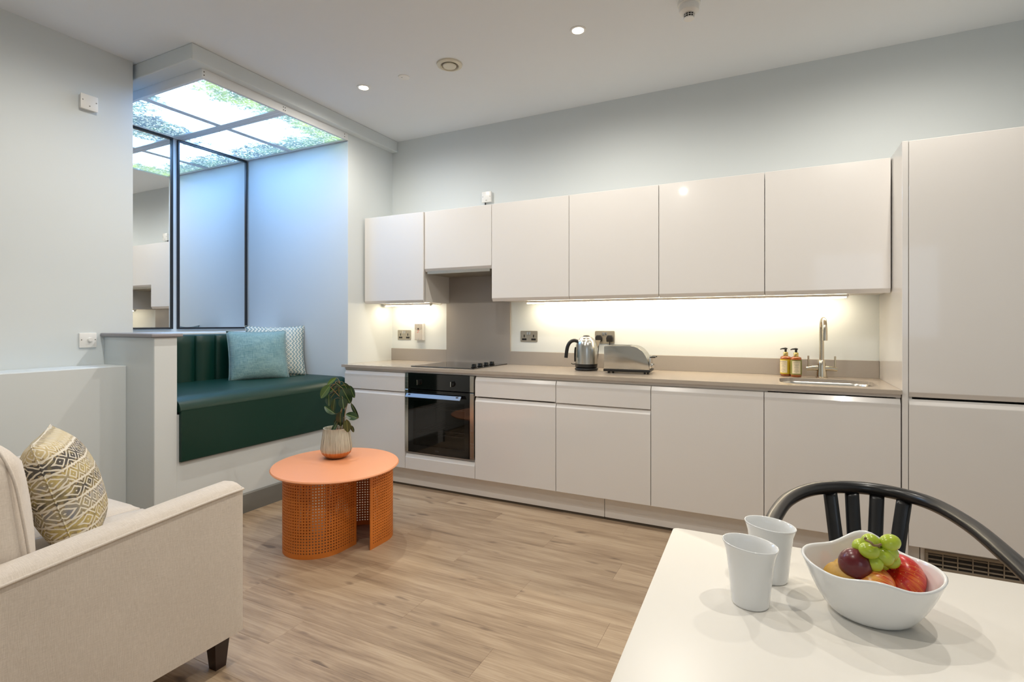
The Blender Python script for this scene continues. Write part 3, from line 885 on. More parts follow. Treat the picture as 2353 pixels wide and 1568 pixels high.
socket(-2.925, 1.124, 'brushed metal double socket left of the alarm box')
socket(-1.708, 1.124, 'brushed metal double socket with empty holes right of the splashback')
socket(-1.098, 1.124, 'brushed metal double socket holding two black plugs behind kettle and toaster', True, .146, .092)

t = thing('heat_alarm_control', 'white box with grey printed face and small dark button right of the left socket', 'alarm', (-2.745, SY, 1.15))
ax0, ax1, az0, az1 = -2.788, -2.708, 1.083, 1.222
obj('back_box', B(ax0 - .003, ax1 + .006, SY - .032, SY - .0002, az0 - .004, az1 + .003, .002), M['white_plastic'], t)
obj('face_plate', B(ax0, ax1, SY - .036, SY - .032, az0, az1, .001), M['grey_face'], t)
cx = (ax0 + ax1) / 2
arc = [(ax0 + .002, az1 - .002), (ax0 + .002, az1 - .046)] + [(ax0 + .002 + .076 * k / 8, az1 - .046 - .012 * math.sin(PI * k / 8)) for k in range(1, 8)] + [(ax1 - .002, az1 - .046), (ax1 - .002, az1 - .002)]
obj('printed_panel', prism(bmesh.new(), arc, 'y', SY - .0364, SY - .036), M['grey_face_dark'], t)
obj('button', lathe(bmesh.new(), [(.007, 0), (.007, -.003), (0, -.0035)], 14, (cx, SY - .0364, az1 - .043), 'y'), M['black'], t)
bm = bmesh.new()
pts = [(cx + .006 * math.cos(a), SY - .0365, az1 - .059 + .006 * math.sin(a)) for a in [2 * PI * k / 16 for k in range(17)]]
tube(bm, pts, .0012, 6, cap=False); obj('logo', bm, M['red_print'], t)
obj('lettering', B(cx - .013, cx - .001, SY - .0366, SY - .036, az1 - .077, az1 - .0735), M['red_print'], t)
obj('lettering', B(cx + .001, cx + .013, SY - .0366, SY - .036, az1 - .0765, az1 - .0740), M['grey_face_dark'], t)
for zz in (az0 + .008, az1 - .008):
    obj('screw', lathe(bmesh.new(), [(.004, 0), (.004, -.0015), (0, -.002)], 10, (cx, SY - .036, zz), 'y'), M['chrome'], t)

t = thing('wall_spur', 'white square connection plate on the wall above the hob cupboard', 'switch plate', (-2.08, SY, 2.25))
obj('back_box', B(-2.117, -2.037, SY - .018, SY - .0002, 2.212, 2.293, .002), M['white_plastic'], t)
obj('plate', B(-2.120, -2.034, SY - .027, SY - .018, 2.209, 2.296, .003, 2), M['white_plastic'], t, smooth=40)
for sx in (-2.110, -2.044): obj('screw', lathe(bmesh.new(), [(.0035, 0), (.0035, -.001), (0, -.0015)], 10, (sx, SY - .027, 2.255), 'y'), M['screw'], t)
obj('slot', B(-2.085, -2.070, SY - .0278, SY - .027, 2.222, 2.226), M['screw'], t)
tag(obj('wall_cable', tube(bmesh.new(), [(-2.098, SY - .006, 2.213), (-2.098, SY - .006, 2.15), (-2.098, SY - .006, 2.101)], .004, 8), M['black'], smooth=180),
    'short dark cable dropping from the plate behind the hob cupboard', 'cable')

# plates on the left wall
t = thing('blanking_plate', 'white square blank plate high on the left wall', 'switch plate', (XL, 1.606, 2.5))
obj('back_box', B(XL, XL + .022, 1.567, 1.646, 2.462, 2.540, .002), M['white_plastic'], t)
obj('plate', B(XL + .022, XL + .031, 1.563, 1.650, 2.458, 2.544, .003, 2), M['white_plastic'], t, smooth=40)
for yy, zz in ((1.573, 2.508), (1.640, 2.508), (1.607, 2.480)):
    obj('screw', lathe(bmesh.new(), [(.0035, 0), (.0035, .001), (0, .0015)], 10, (XL + .031, yy, zz), 'x'), M['screw'], t)
t = thing('dimmer_switch', 'white dimmer switch with round knob low on the left wall above the ledge', 'switch', (XL, 1.61, 1.127))
obj('plate', B(XL, XL + .010, 1.566, 1.652, 1.084, 1.170, .003, 2), M['white_plastic'], t, smooth=40)
obj('knob', lathe(bmesh.new(), [(.0125, 0), (.012, .010), (.0105, .014), (0, .0145)], 24, (XL + .010, 1.617, 1.130), 'x'), M['white_plastic'], t, smooth=40)
for yy in (1.576, 1.644): obj('screw', lathe(bmesh.new(), [(.003, 0), (.003, .001), (0, .0015)], 10, (XL + .010, yy, 1.130), 'x'), M['screw'], t)

# ------------------------------------------------------------------ ceiling fittings
spot_d = bpy.data.lights.new('downlight_lamp', 'SPOT'); spot_d.energy = DOWN_W; spot_d.color = DOWN_COL
spot_d.spot_size = R(174); spot_d.spot_blend = .68; spot_d.shadow_soft_size = .016
names_dl = ['recessed downlight nearest the sky panel over the coffee table side', 'recessed downlight in the middle of the ceiling near the smoke detector',
            'recessed downlight out of view near the tall unit', 'recessed downlight above the sofa', 'recessed downlight above the middle of the floor',
            'recessed downlight above the dining table', 'recessed downlight directly above the place the photo is taken from']
for (lx, ly), lab in zip(DOWNLIGHTS, names_dl):
    t = thing('downlight', lab, 'ceiling light', (lx, ly, CEIL), group='recessed ceiling downlights')
    obj('bezel', lathe(bmesh.new(), [(.030, -.001), (.033, -.005), (.043, -.004), (.045, -.0002), (.030, -.0002)], 28, (lx, ly, CEIL), close=False), M['white_plastic'], t, smooth=50)
    obj('lens', lathe(bmesh.new(), [(0, -.0035), (.029, -.003), (.030, -.001), (0, -.0005)], 24, (lx, ly, CEIL), close=False), M['lamp'], t, smooth=50)
    so = bpy.data.objects.new('downlight_lamp', spot_d); COL.objects.link(so); so.parent = t; so.location = (0, 0, -.012)
vx, vy = -1.812, 2.752
t = thing('extract_vent', 'round cream ceiling extract vent between the two lit downlights', 'vent', (vx, vy, CEIL))
obj('ring', lathe(bmesh.new(), [(.052, -.0002), (.052, -.006), (.060, -.014), (.078, -.008), (.080, -.0002)], 40, (vx, vy, CEIL), close=False), mat('cream_plastic', S(214, 208, 190), .4, vary=(5, .01)), t, smooth=50)
obj('disc', lathe(bmesh.new(), [(0, -.016), (.040, -.016), (.043, -.012), (.040, -.006), (0, -.006)], 36, (vx, vy, CEIL), close=False), bpy.data.materials['cream_plastic'], t, smooth=50)
obj('throat', lathe(bmesh.new(), [(0, -.0008), (.052, -.0008), (.052, -.0003), (0, -.0003)], 36, (vx, vy, CEIL), close=False), M['mesh_grey'], t, smooth=50)
px_, py_ = -2.174, 2.759
t = thing('ceiling_cover_plate', 'small white round cover plate on the ceiling left of the vent', 'ceiling plate', (px_, py_, CEIL))
obj('plate', lathe(bmesh.new(), [(0, -.006), (.032, -.006), (.037, -.004), (.038, -.0002), (0, -.0002)], 32, (px_, py_, CEIL), close=False), M['white_plastic'], t, smooth=50)
obj('screw', lathe(bmesh.new(), [(0, -.0075), (.004, -.0065), (.004, -.005)], 8, (px_ - .008, py_ - .012, CEIL)), M['screw'], t)
dx_, dy2 = -.378, 2.758
t = thing('smoke_detector', 'white smoke detector with dark slots cut off by the top edge', 'smoke detector', (dx_, dy2, CEIL))
obj('base', lathe(bmesh.new(), [(0, -.0002), (.055, -.0002), (.055, -.018), (.050, -.022), (0, -.022)], 36, (dx_, dy2, CEIL), close=False), M['white_plastic'], t, smooth=40)
obj('body', lathe(bmesh.new(), [(0, -.0221), (.048, -.0221), (.050, -.03), (.048, -.052), (.036, -.062), (.026, -.064), (0, -.064)], 36, (dx_, dy2, CEIL), close=False), M['white_plastic'], t, smooth=40)
obj('sensor_core', lathe(bmesh.new(), [(0, -.0641), (.023, -.0641), (.021, -.083), (0, -.083)], 24, (dx_, dy2, CEIL), close=False), M['black'], t, smooth=40)
bm = bmesh.new()
for k in range(12):
    a = 2 * PI * k / 12; tube(bm, [(dx_ + .027 * math.cos(a), dy2 + .027 * math.sin(a), CEIL - .063), (dx_ + .024 * math.cos(a), dy2 + .024 * math.sin(a), CEIL - .086)], .0013, 5)
pts = [(dx_ + .0258 * math.cos(2 * PI * k / 30), dy2 + .0258 * math.sin(2 * PI * k / 30), CEIL - .0735) for k in range(31)]
tube(bm, pts, .0012, 5, cap=False); obj('cage', bm, M['white_plastic'], t)
obj('cap', lathe(bmesh.new(), [(0, -.083), (.026, -.083), (.025, -.088), (0, -.090)], 28, (dx_, dy2, CEIL), close=False), M['white_plastic'], t, smooth=40)

# ------------------------------------------------------------------ kettle
kx, ky = -1.158, 3.475
t = thing('kettle', 'brushed steel electric kettle with black handle standing on its base', 'kettle', (kx, ky, .9003))
K0 = .9004
obj('power_base', lathe(bmesh.new(), [(0, 0), (.072, 0), (.080, .004), (.081, .010), (.078, .016), (.066, .019), (0, .019)], 40, (kx, ky, K0), close=False), M['black'], t, smooth=40)
obj('collar', lathe(bmesh.new(), [(0, .0195), (.070, .0195), (.077, .024), (.0775, .046), (0, .046)], 40, (kx, ky, K0), close=False), M['black'], t, smooth=40)
body = obj('body', lathe(bmesh.new(), [(.0, .0462), (.0775, .0462), (.0775, .10), (.076, .14), (.073, .17), (.067, .195), (.060, .208), (.054, .213), (0, .213)], 48, (kx, ky, K0), close=False), M['steel'], t, smooth=40)
lid = obj('lid', lathe(bmesh.new(), [(0, .2132), (.052, .2132), (.049, .220), (.038, .229), (.024, .234), (0, .2345)], 40, (kx, ky, K0), close=False), M['steel'], t, smooth=40)
obj('lid_button', lathe(bmesh.new(), [(.0, .232), (.024, .233), (.022, .239), (.012, .2425), (0, .243)], 24, (kx, ky, K0), close=False), M['black'], lid, smooth=40)
hd = Vector((-.88, -.47, 0)).normalized(); c = Vector((kx, ky, K0))
pts = [c + hd * .058 + Vector((0, 0, .199)), c + hd * .085 + Vector((0, 0, .206)), c + hd * .112 + Vector((0, 0, .195)), c + hd * .130 + Vector((0, 0, .165)), c + hd * .138 + Vector((0, 0, .125)), c + hd * .142 + Vector((0, 0, .086))]
obj('handle', tube(bmesh.new(), spline(pts, 5), .0125, 12, flat=.85), M['black'], t, smooth=60)
pts = [c + hd * .076 + Vector((0, 0, .16)), c + hd * .080 + Vector((0, 0, .13)), c + hd * .0805 + Vector((0, 0, .08)), c + hd * .0795 + Vector((0, 0, .060))]
obj('water_window', tube(bmesh.new(), spline(pts, 4), .005, 8), M['black'], t, smooth=60)
obj('switch', tube(bmesh.new(), [c + hd * .072 + Vector((0, 0, .044)), c + hd * .095 + Vector((0, 0, .042)), c + hd * .106 + Vector((0, 0, .048))], [.004, .003, .003], 6), M['black'], t)
sd = -hd; sp = Vector((-sd.y, sd.x, 0))
bm = bmesh.new()
tri = lambda r_, w_, z_: [c + sd * r_ + Vector((0, 0, z_)), c + sd * .055 + sp * w_ + Vector((0, 0, z_)), c + sd * .055 - sp * w_ + Vector((0, 0, z_))]
lo = [c + sd * .077 + Vector((0, 0, .150)), c + sd * .07 + sp * .01 + Vector((0, 0, .150)), c + sd * .07 - sp * .01 + Vector((0, 0, .150))]
hi = [c + sd * .100 + Vector((0, 0, .208)), c + sd * .055 + sp * .026 + Vector((0, 0, .208)), c + sd * .055 - sp * .026 + Vector((0, 0, .208))]
a = [bm.verts.new(p) for p in lo]; b_ = [bm.verts.new(p) for p in hi]
bm.faces.new(a); bm.faces.new(b_)
for k in range(3): bm.faces.new((a[k], a[(k + 1) % 3], b_[(k + 1) % 3], b_[k]))
obj('spout', bm, M['steel'], t)

# ------------------------------------------------------------------ toaster
t = thing('toaster', 'brushed steel two slice toaster with rounded end right of the kettle', 'toaster', (-.85, 3.42, .9003), (0, 0, R(4)))
W2, D2, H2 = .145, .088, .180       # half length, half depth, height
def toast_prof(inset=0):
    p = [(-W2 + inset, .028), (-W2 + .002 + inset, H2 - .006), (-W2 + .008 + inset, H2 - inset)]
    p += [(.030, H2 - inset)]
    for k in range(1, 10):
        a = R(90 - 84 * k / 9); p.append((.030 + .112 * math.cos(a), .035 + (H2 - .035) * math.sin(a)))
    p += [(W2 - .002 - inset, .028)]
    return p
obj('shell', prism(bmesh.new(), toast_prof(), 'y', -D2, D2, bev=.003, seg=2), M['steel'], t, smooth=35, local=True)
obj('base', B(-W2 - .003, W2 + .006, -D2 - .002, D2 + .002, .012, .0278, .003, 2), M['black'], t, smooth=40, local=True)
for sx in (-1, 1):
    for sy in (-1, 1):
        obj('foot', lathe(bmesh.new(), [(.007, 0), (.007, .0122)], 10, (sx * .115, sy * .07, 0)), M['black'], t, local=True)
for sy in (-.03, .03):
    obj('slot', B(-.105, .02, sy - .013, sy + .013, H2 - .001, H2 + .0012), M['black'], t, local=True)
obj('end_panel', B(W2 - .004, W2 + .004, -.058, .058, .034, .115, .003, 2), M['chrome'], t, smooth=40, local=True)
obj('lever', B(W2 - .002, W2 + .034, -.058, -.020, .104, .113, .003, 2), M['black'], t, smooth=40, local=True)
obj('lever', B(W2 - .002, W2 + .034, .020, .058, .104, .113, .003, 2), M['black'], t, smooth=40, local=True)
for yy in (-.028, .028):
    obj('browning_knob', lathe(bmesh.new(), [(.011, W2 + .004), (.010, W2 + .018), (0, W2 + .0185)], 16, (0, yy, .054), 'x'), M['chrome'], t, smooth=40, local=True)

# ------------------------------------------------------------------ tap
tx, ty = .262, 3.615
t = thing('mixer_tap', 'satin nickel swan neck kitchen tap with two lever handles behind the sink', 'tap', (tx, ty, .9002))
obj('body', lathe(bmesh.new(), [(.031, .9003), (.031, .904), (.028, .906), (.0265, .93), (.0225, .975), (.0195, 1.005), (.018, 1.007), (0, 1.007)], 32, (tx, ty, 0), close=False), M['nickel'], t, smooth=50)
pts = [(tx, ty, 1.006), (tx, ty, 1.10), (tx, ty, 1.19)]
for k in range(1, 13):
    a = PI * k / 12; pts.append((tx + (.004) * (1 - math.cos(a)), ty - .055 * (1 - math.cos(a)), 1.19 + .06 * math.sin(a)))
pts += [(tx + .008, ty - .111, 1.15), (tx + .008, ty - .112, 1.125)]
obj('spout', tube(bmesh.new(), pts, [.0125] * (len(pts) - 3) + [.0135, .014, .014], 16), M['nickel'], t, smooth=50)
for s_ in (-1, 1):
    bm = bmesh.new(); tube(bm, [(tx + s_ * .018, ty, .958), (tx + s_ * .045, ty, .957), (tx + s_ * .080, ty, .952)], [.0175, .0155, .0125], 14)
    h = obj('valve_arm', bm, M['nickel'], t, smooth=50)
    obj('lever', tube(bmesh.new(), [(tx + s_ * .068, ty, .958), (tx + s_ * .069, ty, 1.03)], .0052, 10), M['nickel'], h, smooth=50)

# ------------------------------------------------------------------ soap bottles
def bottle(x, y, lab, ml, rz, offset):
    t = thing('pump_bottle', lab, 'bottle', (x, y, .9003), (0, 0, rz))
    obj('bottle_body', lathe(bmesh.new(), [(0, .0), (.026, .0), (.030, .004), (.0305, .108), (.028, .118), (.018, .123), (.013, .125), (0, .125)], 32, close=False), M['amber'], t, smooth=50, local=True)
    def wrap(a0, a1, z0, z1, r_, m, name, par):
        bm = bmesh.new(); N = 14; g = []
        for i in range(N + 1):
            a = R(a0 + (a1 - a0) * i / N); g.append([bm.verts.new((r_ * math.cos(a), r_ * math.sin(a), z)) for z in (z0, z1)])
        for i in range(N): bm.faces.new((g[i][0], g[i + 1][0], g[i + 1][1], g[i][1]))
        return obj(name, bm, m, par, smooth=180, local=True)
    lb = wrap(-90 - 88, -90 + 88, .015, .104, .0309, ml, 'label', t)
    wrap(-90 - 45 + offset, -90 + 45 + offset, .022, .097, .0312, M['label_cream'], 'label_panel', lb)
    for k, (zz, wd) in enumerate(((.080, 26), (.074, 28), (.068, 14), (.062, 22), (.056, 20), (.046, 16), (.041, 22), (.034, 26), (.028, 10))):
        wrap(-90 - wd + offset, -90 + wd + offset, zz - .0006, zz + .0006, .03135, M['ink'], 'printed_line', lb)
    Mt = Matrix.Rotation(R(offset), 4, 'Z') @ Matrix.Translation((0, -.0318, .089)) @ FACE_CAM
    cu = text_part('lettering', 'DAMANA', .0085, wm(t) @ Mt, M['ink'], t, .0001)
    obj('collar', lathe(bmesh.new(), [(0, .1252), (.0135, .1252), (.0135, .145), (.011, .148), (0, .148)], 24, close=False), M['gold'], t, smooth=40, local=True)
    bm = lathe(bmesh.new(), [(0, .148), (.0065, .148), (.0065, .166), (0, .166)], 16, close=False)
    tube(bm, [(.010, 0, .168), (0, 0, .170), (-.020, 0, .168), (-.030, 0, .164)], [.004, .006, .004, .003], 8)
    obj('pump', bm, M['black'], t, smooth=50, local=True)
bottle(.072, 3.640, 'amber pump bottle with yellow label, left of the pair beside the tap', M['label_yellow'], R(-8), -22)
bottle(.127, 3.600, 'amber pump bottle with olive green label, right of the pair beside the tap', M['label_green'], R(2), 0)

# ------------------------------------------------------------------ coffee table
CT = Vector((-2.196, 2.186, 0)); CH = .440
t = thing('coffee_table', 'round orange metal coffee table with perforated curved base panels', 'coffee table', tuple(CT))
bm = bmesh.new(); N = 96; A_, B_ = .371, .343; al = 2.357
rings = []
for ins, zz in ((.02, CH - .014), (.004, CH - .012), (0, CH - .007), (.004, CH - .001), (.010, CH)):
    rg = []
    for i in range(N):
        a = 2 * PI * i / N; x_ = (A_ - ins) * math.cos(a); y_ = (B_ - ins) * math.sin(a)
        rg.append(bm.verts.new((CT.x + x_ * math.cos(al) - y_ * math.sin(al), CT.y + x_ * math.sin(al) + y_ * math.cos(al), zz)))
    rings.append(rg)
for a, b_ in zip(rings, rings[1:]):
    for i in range(N): bm.faces.new((a[i], a[(i + 1) % N], b_[(i + 1) % N], b_[i]))
bm.faces.new(rings[0]); bm.faces.new(rings[-1])
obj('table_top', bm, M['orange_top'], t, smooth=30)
def c_panel(path, pitch=.0152):
    # resample
    P_ = [Vector((*p, 0)) for p in path]; L = [0]
    for a, b_ in zip(P_, P_[1:]): L.append(L[-1] + (b_ - a).length)
    tot = L[-1]; nc = int((tot - .03) / pitch); m0 = (tot - nc * pitch) / 2
    def pt(s_):
        s_ = min(max(s_, 0), tot - 1e-9)
        for i in range(len(L) - 1):
            if L[i + 1] >= s_: return P_[i].lerp(P_[i + 1], (s_ - L[i]) / (L[i + 1] - L[i]))
    zb, zt = .0, CH - .0142; nr = int((zt - zb - .034) / pitch); z0 = .022
    bm = bmesh.new(); cache = {}
    def V(s_, z):
        k = (round(s_, 6), round(z, 6))
        if k not in cache:
            p = pt(s_); cache[k] = bm.verts.new((p.x, p.y, z))
        return cache[k]
    rh = pitch * .265
    for i in range(nc):
        for j in range(nr):
            s0 = m0 + i * pitch; zz = z0 + j * pitch; h = pitch / 2; cs, cz = s0 + h, zz + h
            ob = [(1, 0), (1, 1), (0, 1), (-1, 1), (-1, 0), (-1, -1), (0, -1), (1, -1)]
            ov = [V(cs + a * h, cz + b2 * h) for a, b2 in ob]
            iv = [V(cs + rh * math.cos(k * PI / 4), cz + rh * math.sin(k * PI / 4)) for k in range(8)]
            for k in range(8): bm.faces.new((ov[k], ov[(k + 1) % 8], iv[(k + 1) % 8], iv[k]))
    # solid margins
    hs = [m0 + k * pitch / 2 for k in range(2 * nc + 1)]; vs = [z0 + k * pitch / 2 for k in range(2 * nr + 1)]
    for a, b2 in zip([0] + hs, hs + [tot]):
        for za, zc in ((zb, z0), (vs[-1], zt)):
            bm.faces.new((V(a, za), V(b2, za), V(b2, zc), V(a, zc)))
    for za, zc in zip(vs, vs[1:]):
        for a, b2 in ((0, m0), (hs[-1], tot)):
            bm.faces.new((V(a, za), V(b2, za), V(b2, zc), V(a, zc)))
    return bm
def arcp(cx, cy, r_, a0, a1, n=36): return [(cx + r_ * math.cos(R(a0 + (a1 - a0) * i / n)), cy + r_ * math.sin(R(a0 + (a1 - a0) * i / n))) for i in range(n + 1)]
rC = .177
pathA = [(-2.068, 2.205)] + arcp(-2.245, 2.095, rC, 0, -180) + [(-2.422, 2.22)]
pathB = [(-1.942, 2.175)] + arcp(-2.119, 2.30, rC, 0, 180) + [(-2.296, 2.20)]
for pth in (pathA, pathB):
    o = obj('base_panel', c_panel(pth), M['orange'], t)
    md = o.modifiers.new('solid', 'SOLIDIFY'); md.thickness = .003; md.offset = 0

# ------------------------------------------------------------------ potted plant
pp = at(773, 1052, CH); pp = Vector((pp.x, pp.y, CH))
t = thing('potted_plant', 'young rubber plant in a ribbed two tone pot on the orange table', 'plant', (pp.x, pp.y, CH + .0004))
N = 76; bm = bmesh.new(); prof = [(.0, .0, 0), (.040, .0, 0), (.062, .010, .3), (.080, .028, 1), (.088, .050, 1), (.0885, .062, 1), (.084, .10, 1), (.077, .15, .9), (.073, .172, .5), (.0735, .176, 0), (.069, .176, 0), (.066, .165, 0), (.068, .150, 0), (0, .150, 0)]
rings = []
for r_, z_, rib in prof:
    if r_ == 0: rings.append([bm.verts.new((0, 0, z_))]); continue
    rings.append([bm.verts.new(((r_ - .0022 * rib * (i % 2)) * math.cos(2 * PI * i / N), (r_ - .0022 * rib * (i % 2)) * math.sin(2 * PI * i / N), z_)) for i in range(N)])
for a, b_ in zip(rings, rings[1:]):
    for i in range(N):
        j = (i + 1) % N
        if len(a) == 1: bm.faces.new((a[0], b_[i], b_[j]))
        elif len(b_) == 1: bm.faces.new((a[i], b_[0], a[j]))
        else: bm.faces.new((a[i], b_[i], b_[j], a[j]))
obj('pot', bm, M['pot'], t, smooth=35, local=True)
obj('soil', lathe(bmesh.new(), [(0, .1505), (.067, .1505), (.064, .156), (.03, .160), (0, .161)], 24, close=False), M['soil'], t, smooth=60, local=True)
# picture-plane axes at the plant: right and up, depth along view
vr = Vector((math.cos(TH), math.sin(TH), 0)); vf = Vector((-math.sin(TH), math.cos(TH), 0))
fw = pp.dot(vf); ppm = F / fw
def zp(zx, zy, depth=0):   # position from close-up survey, local to pot
    u = 700 + zx / 6.275; v = 840 + zy / 6.275
    k = (fw + depth) / fw
    X_ = (u - 1176.5) / F * (fw + depth); Z_ = EYE - (v - V0) / F * (fw + depth)
    w_ = vr * X_ + vf * (fw + depth) + Vector((0, 0, Z_))
    return w_ - Vector((pp.x, pp.y, CH + .0004))
leaves = [((455, 180), (320, 280), 60, .03), ((368, 285), (222, 470), 115, -.03), ((350, 420), (345, 585), 90, .03), ((440, 245), (545, 325), 40, -.03),
          ((560, 250), (655, 420), 95, .02), ((545, 330), (655, 550), 150, -.03), ((650, 295), (712, 468), 80, .03), ((545, 460), (560, 628), 105, -.06),
          ((480, 285), (500, 440), 24, -.02), ((435, 485), (402, 665), 80, .0), ((480, 340), (370, 470), 34, .02), ((438, 700), (285, 588), 90, .02),
          ((518, 665), (505, 885), 108, -.06), ((770, 762), (592, 702), 104, -.02), ((670, 545), (772, 765), 50, .0), ((470, 830), (372, 1000), 62, -.05),
          ((605, 782), (622, 972), 95, -.05), ((678, 868), (704, 968), 44, .02), ((470, 775), (420, 850), 44, .02), ((475, 285), (372, 350), 80, .04), ((450, 320), (360, 385), 40, .0)]
def leaf_bm(L, W):
    bm = bmesh.new(); n = 8; g = []
    for i in range(n + 1):
        s_ = i / n; w = W / 2 * (math.sin(PI * min(1, s_ * .97 + .015)) ** .62) * (1 - .15 * s_); y_ = L * s_
        droop = -.10 * L * s_ * s_
        g.append([bm.verts.new((x_ * w, y_, droop + abs(x_) * w * .28)) for x_ in (-1, -.5, 0, .5, 1)])
    for i in range(n):
        for k in range(4): bm.faces.new((g[i][k], g[i + 1][k], g[i + 1][k + 1], g[i][k + 1]))
    return bm
stem_main = [zp(515, 985), zp(522, 880), zp(530, 700), zp(535, 600), zp(525, 460, -.01), zp(500, 340), zp(505, 235)]
obj('stem', tube(bmesh.new(), spline(stem_main, 4), .0032, 7), M['stem'], t, smooth=180, local=True)
obj('stem', tube(bmesh.new(), spline([zp(545, 985, .01), zp(560, 830, .01), zp(590, 640, .01), zp(620, 540, .01), zp(640, 400, .01)], 4), .0026, 7), M['stem'], t, smooth=180, local=True)
obj('stem', tube(bmesh.new(), spline([zp(520, 465, -.01), zp(440, 385, -.01), zp(380, 320, -.02)], 4), .0024, 7), M['stem'], t, smooth=180, local=True)
obj('stem', tube(bmesh.new(), spline([zp(505, 235), zp(440, 270), zp(372, 320)], 4), .002, 7), M['stem'], t, smooth=180, local=True)
obj('stem', tube(bmesh.new(), spline([zp(490, 985, -.01), zp(470, 900, -.02), zp(475, 830, -.03)], 4), .002, 7), M['stem'], t, smooth=180, local=True)
rl = random.Random(4)
allst = [p for p in spline(stem_main, 6)]
for a, b_, w_, dp in leaves:
    p0, p1 = zp(*a, dp), zp(*b_, dp + rl.uniform(-.02, .02))
    d = p1 - p0; L = d.length; d.normalize()
    nrm = (-vf + Vector((0, 0, .40)) + vr * rl.uniform(-.25, .25)); nrm = (nrm - d * nrm.dot(d)).normalized()
    xax = d.cross(nrm)
    o = obj('leaf', leaf_bm(L, w_ / 6.275 / ppm * 1.25), M['leaf'], t, smooth=180, local=True)
    o.matrix_local = Matrix((( xax.x, d.x, nrm.x, p0.x), (xax.y, d.y, nrm.y, p0.y), (xax.z, d.z, nrm.z, p0.z), (0, 0, 0, 1)))
    near = min(allst, key=lambda q: (q - p0).length + (0 if q.z < p0.z + .03 else .05))
    if (near - p0).length > .004:
        mid = near.lerp(p0, .5) + Vector((0, 0, .006))
        obj('petiole', tube(bmesh.new(), spline([near, mid, p0, p0 + d * .01], 3), .0012, 5), M['stem'], t, smooth=180, local=True)

# ------------------------------------------------------------------ sofa
t = thing('sofa', 'cream linen two seat sofa with piped arms and dark tapered legs', 'sofa', (-2.35, .8, 0))
SXA, SXB, SYF, SYB = -3.0, -1.70, 1.245, .33
def arm_top(yy):
    k = max(0, min(1, (SYF - yy) / .66)); return .629 - .056 * k ** 1.25
def arm(xo, xi, name='arm'):
    """outer face at xo, inner face at xi"""
    bm = bmesh.new(); s_ = 1 if xo > xi else -1; w = abs(xo - xi); ny = 14; g = []
    ys = [SYF + .004, SYF, SYF - .012, SYF - .03] + [SYF - .03 - (SYF - .03 - SYB) * k / (ny - 3) for k in range(1, ny - 2)]
    for q, yy in enumerate(ys):
        zt = arm_top(yy)
        dz = -.012 if q == 0 else (-.004 if q == 1 else 0)
        prof = [(0, .125), (0.0, .30), (0.0, .50), (0, zt - .03), (0, zt - .004), (.008, zt + .004)]
        for k in range(1, 7):
            a = PI * k / 6; prof.append((w / 2 - (w / 2 - .008) * math.cos(a), zt + .004 + .020 * math.sin(a)))
        prof += [(w, zt - .02), (w, .40), (w, .125)]
        ins = {0: .012, 1: .003}.get(q, 0)
        row_ = []
        for (a, z_) in prof:
            a2 = min(max(a, ins), w - ins)
            row_.append(bm.verts.new((xo - s_ * a2, yy, max(.125, z_ + (dz if z_ > .5 else 0)))))
        g.append(row_)
    for a, b_ in zip(g, g[1:]):
        for k in range(len(a)): bm.faces.new((a[k], a[(k + 1) % len(a)], b_[(k + 1) % len(a)], b_[k]))
    bm.faces.new(g[0]); bm.faces.new(g[-1])
    a = obj(name, bm, M['sofa'], t, smooth=35)
    ys2 = [SYF - .0, SYF - .05] + [SYF - .05 - (SYF - .05 - SYB) * k / 10 for k in range(1, 11)]
    pts = [(xo + s_ * .001, yy, arm_top(yy) + .001) for yy in ys2]
    front = [(xo - s_ * w * .90, SYF + .002, arm_top(SYF) + .004), (xo - s_ * w * .5, SYF + .003, arm_top(SYF) + .014), (xo - s_ * .014, SYF + .002, arm_top(SYF) + .001)]
    obj('piping', tube(bmesh.new(), front + pts, .0045, 8), M['sofa'], a, smooth=180)
arm(SXB, SXB - .125); arm(SXA, SXA + .125)
obj('seat_frame', B(SXA + .126, SXB - .126, SYB + .13, SYF - .015, .125, .325, .006, 2), M['sofa'], t, smooth=40)
obj('back_frame', B(SXA + .02, SXB - .02, SYB - .01, SYB + .14, .125, .80, .03, 4), M['sofa'], t, smooth=40)
def soft_box(x0, x1, y0, y1, z0, z1, r=.03, crown=.012, lean=0):
    bm = bmesh.new(); box(bm, x0, x1, y0, y1, z0, z1)
    bmesh.ops.subdivide_edges(bm, edges=bm.edges[:], cuts=7, use_grid_fill=True)
    cx, cy, cz = (x0 + x1) / 2, (y0 + y1) / 2, (z0 + z1) / 2; hx, hy, hz = (x1 - x0) / 2, (y1 - y0) / 2, (z1 - z0) / 2
    for v in bm.verts:
        u, w, q = (v.co.x - cx) / hx, (v.co.y - cy) / hy, (v.co.z - cz) / hz
        # round the box
        p = Vector((v.co.x - cx, v.co.y - cy, v.co.z - cz)); inner_ = Vector((max(-hx + r, min(hx - r, p.x)), max(-hy + r, min(hy - r, p.y)), max(-hz + r, min(hz - r, p.z))))
        d = p - inner_
        if d.length > r: p = inner_ + d.normalized() * r
        f = lambda a: 1 - a * a
        p.z += (crown * f(u) * f(w)) * (1 if q > 0 else 0) * max(0, q)
        p.y += crown * f(u) * f(q) * w; p.x += crown * .6 * f(w) * f(q) * u
        p.y += -lean * (p.z + hz)
        v.co = Vector((cx, cy, cz)) + p
    return bm
xmid = (SXA + SXB) / 2
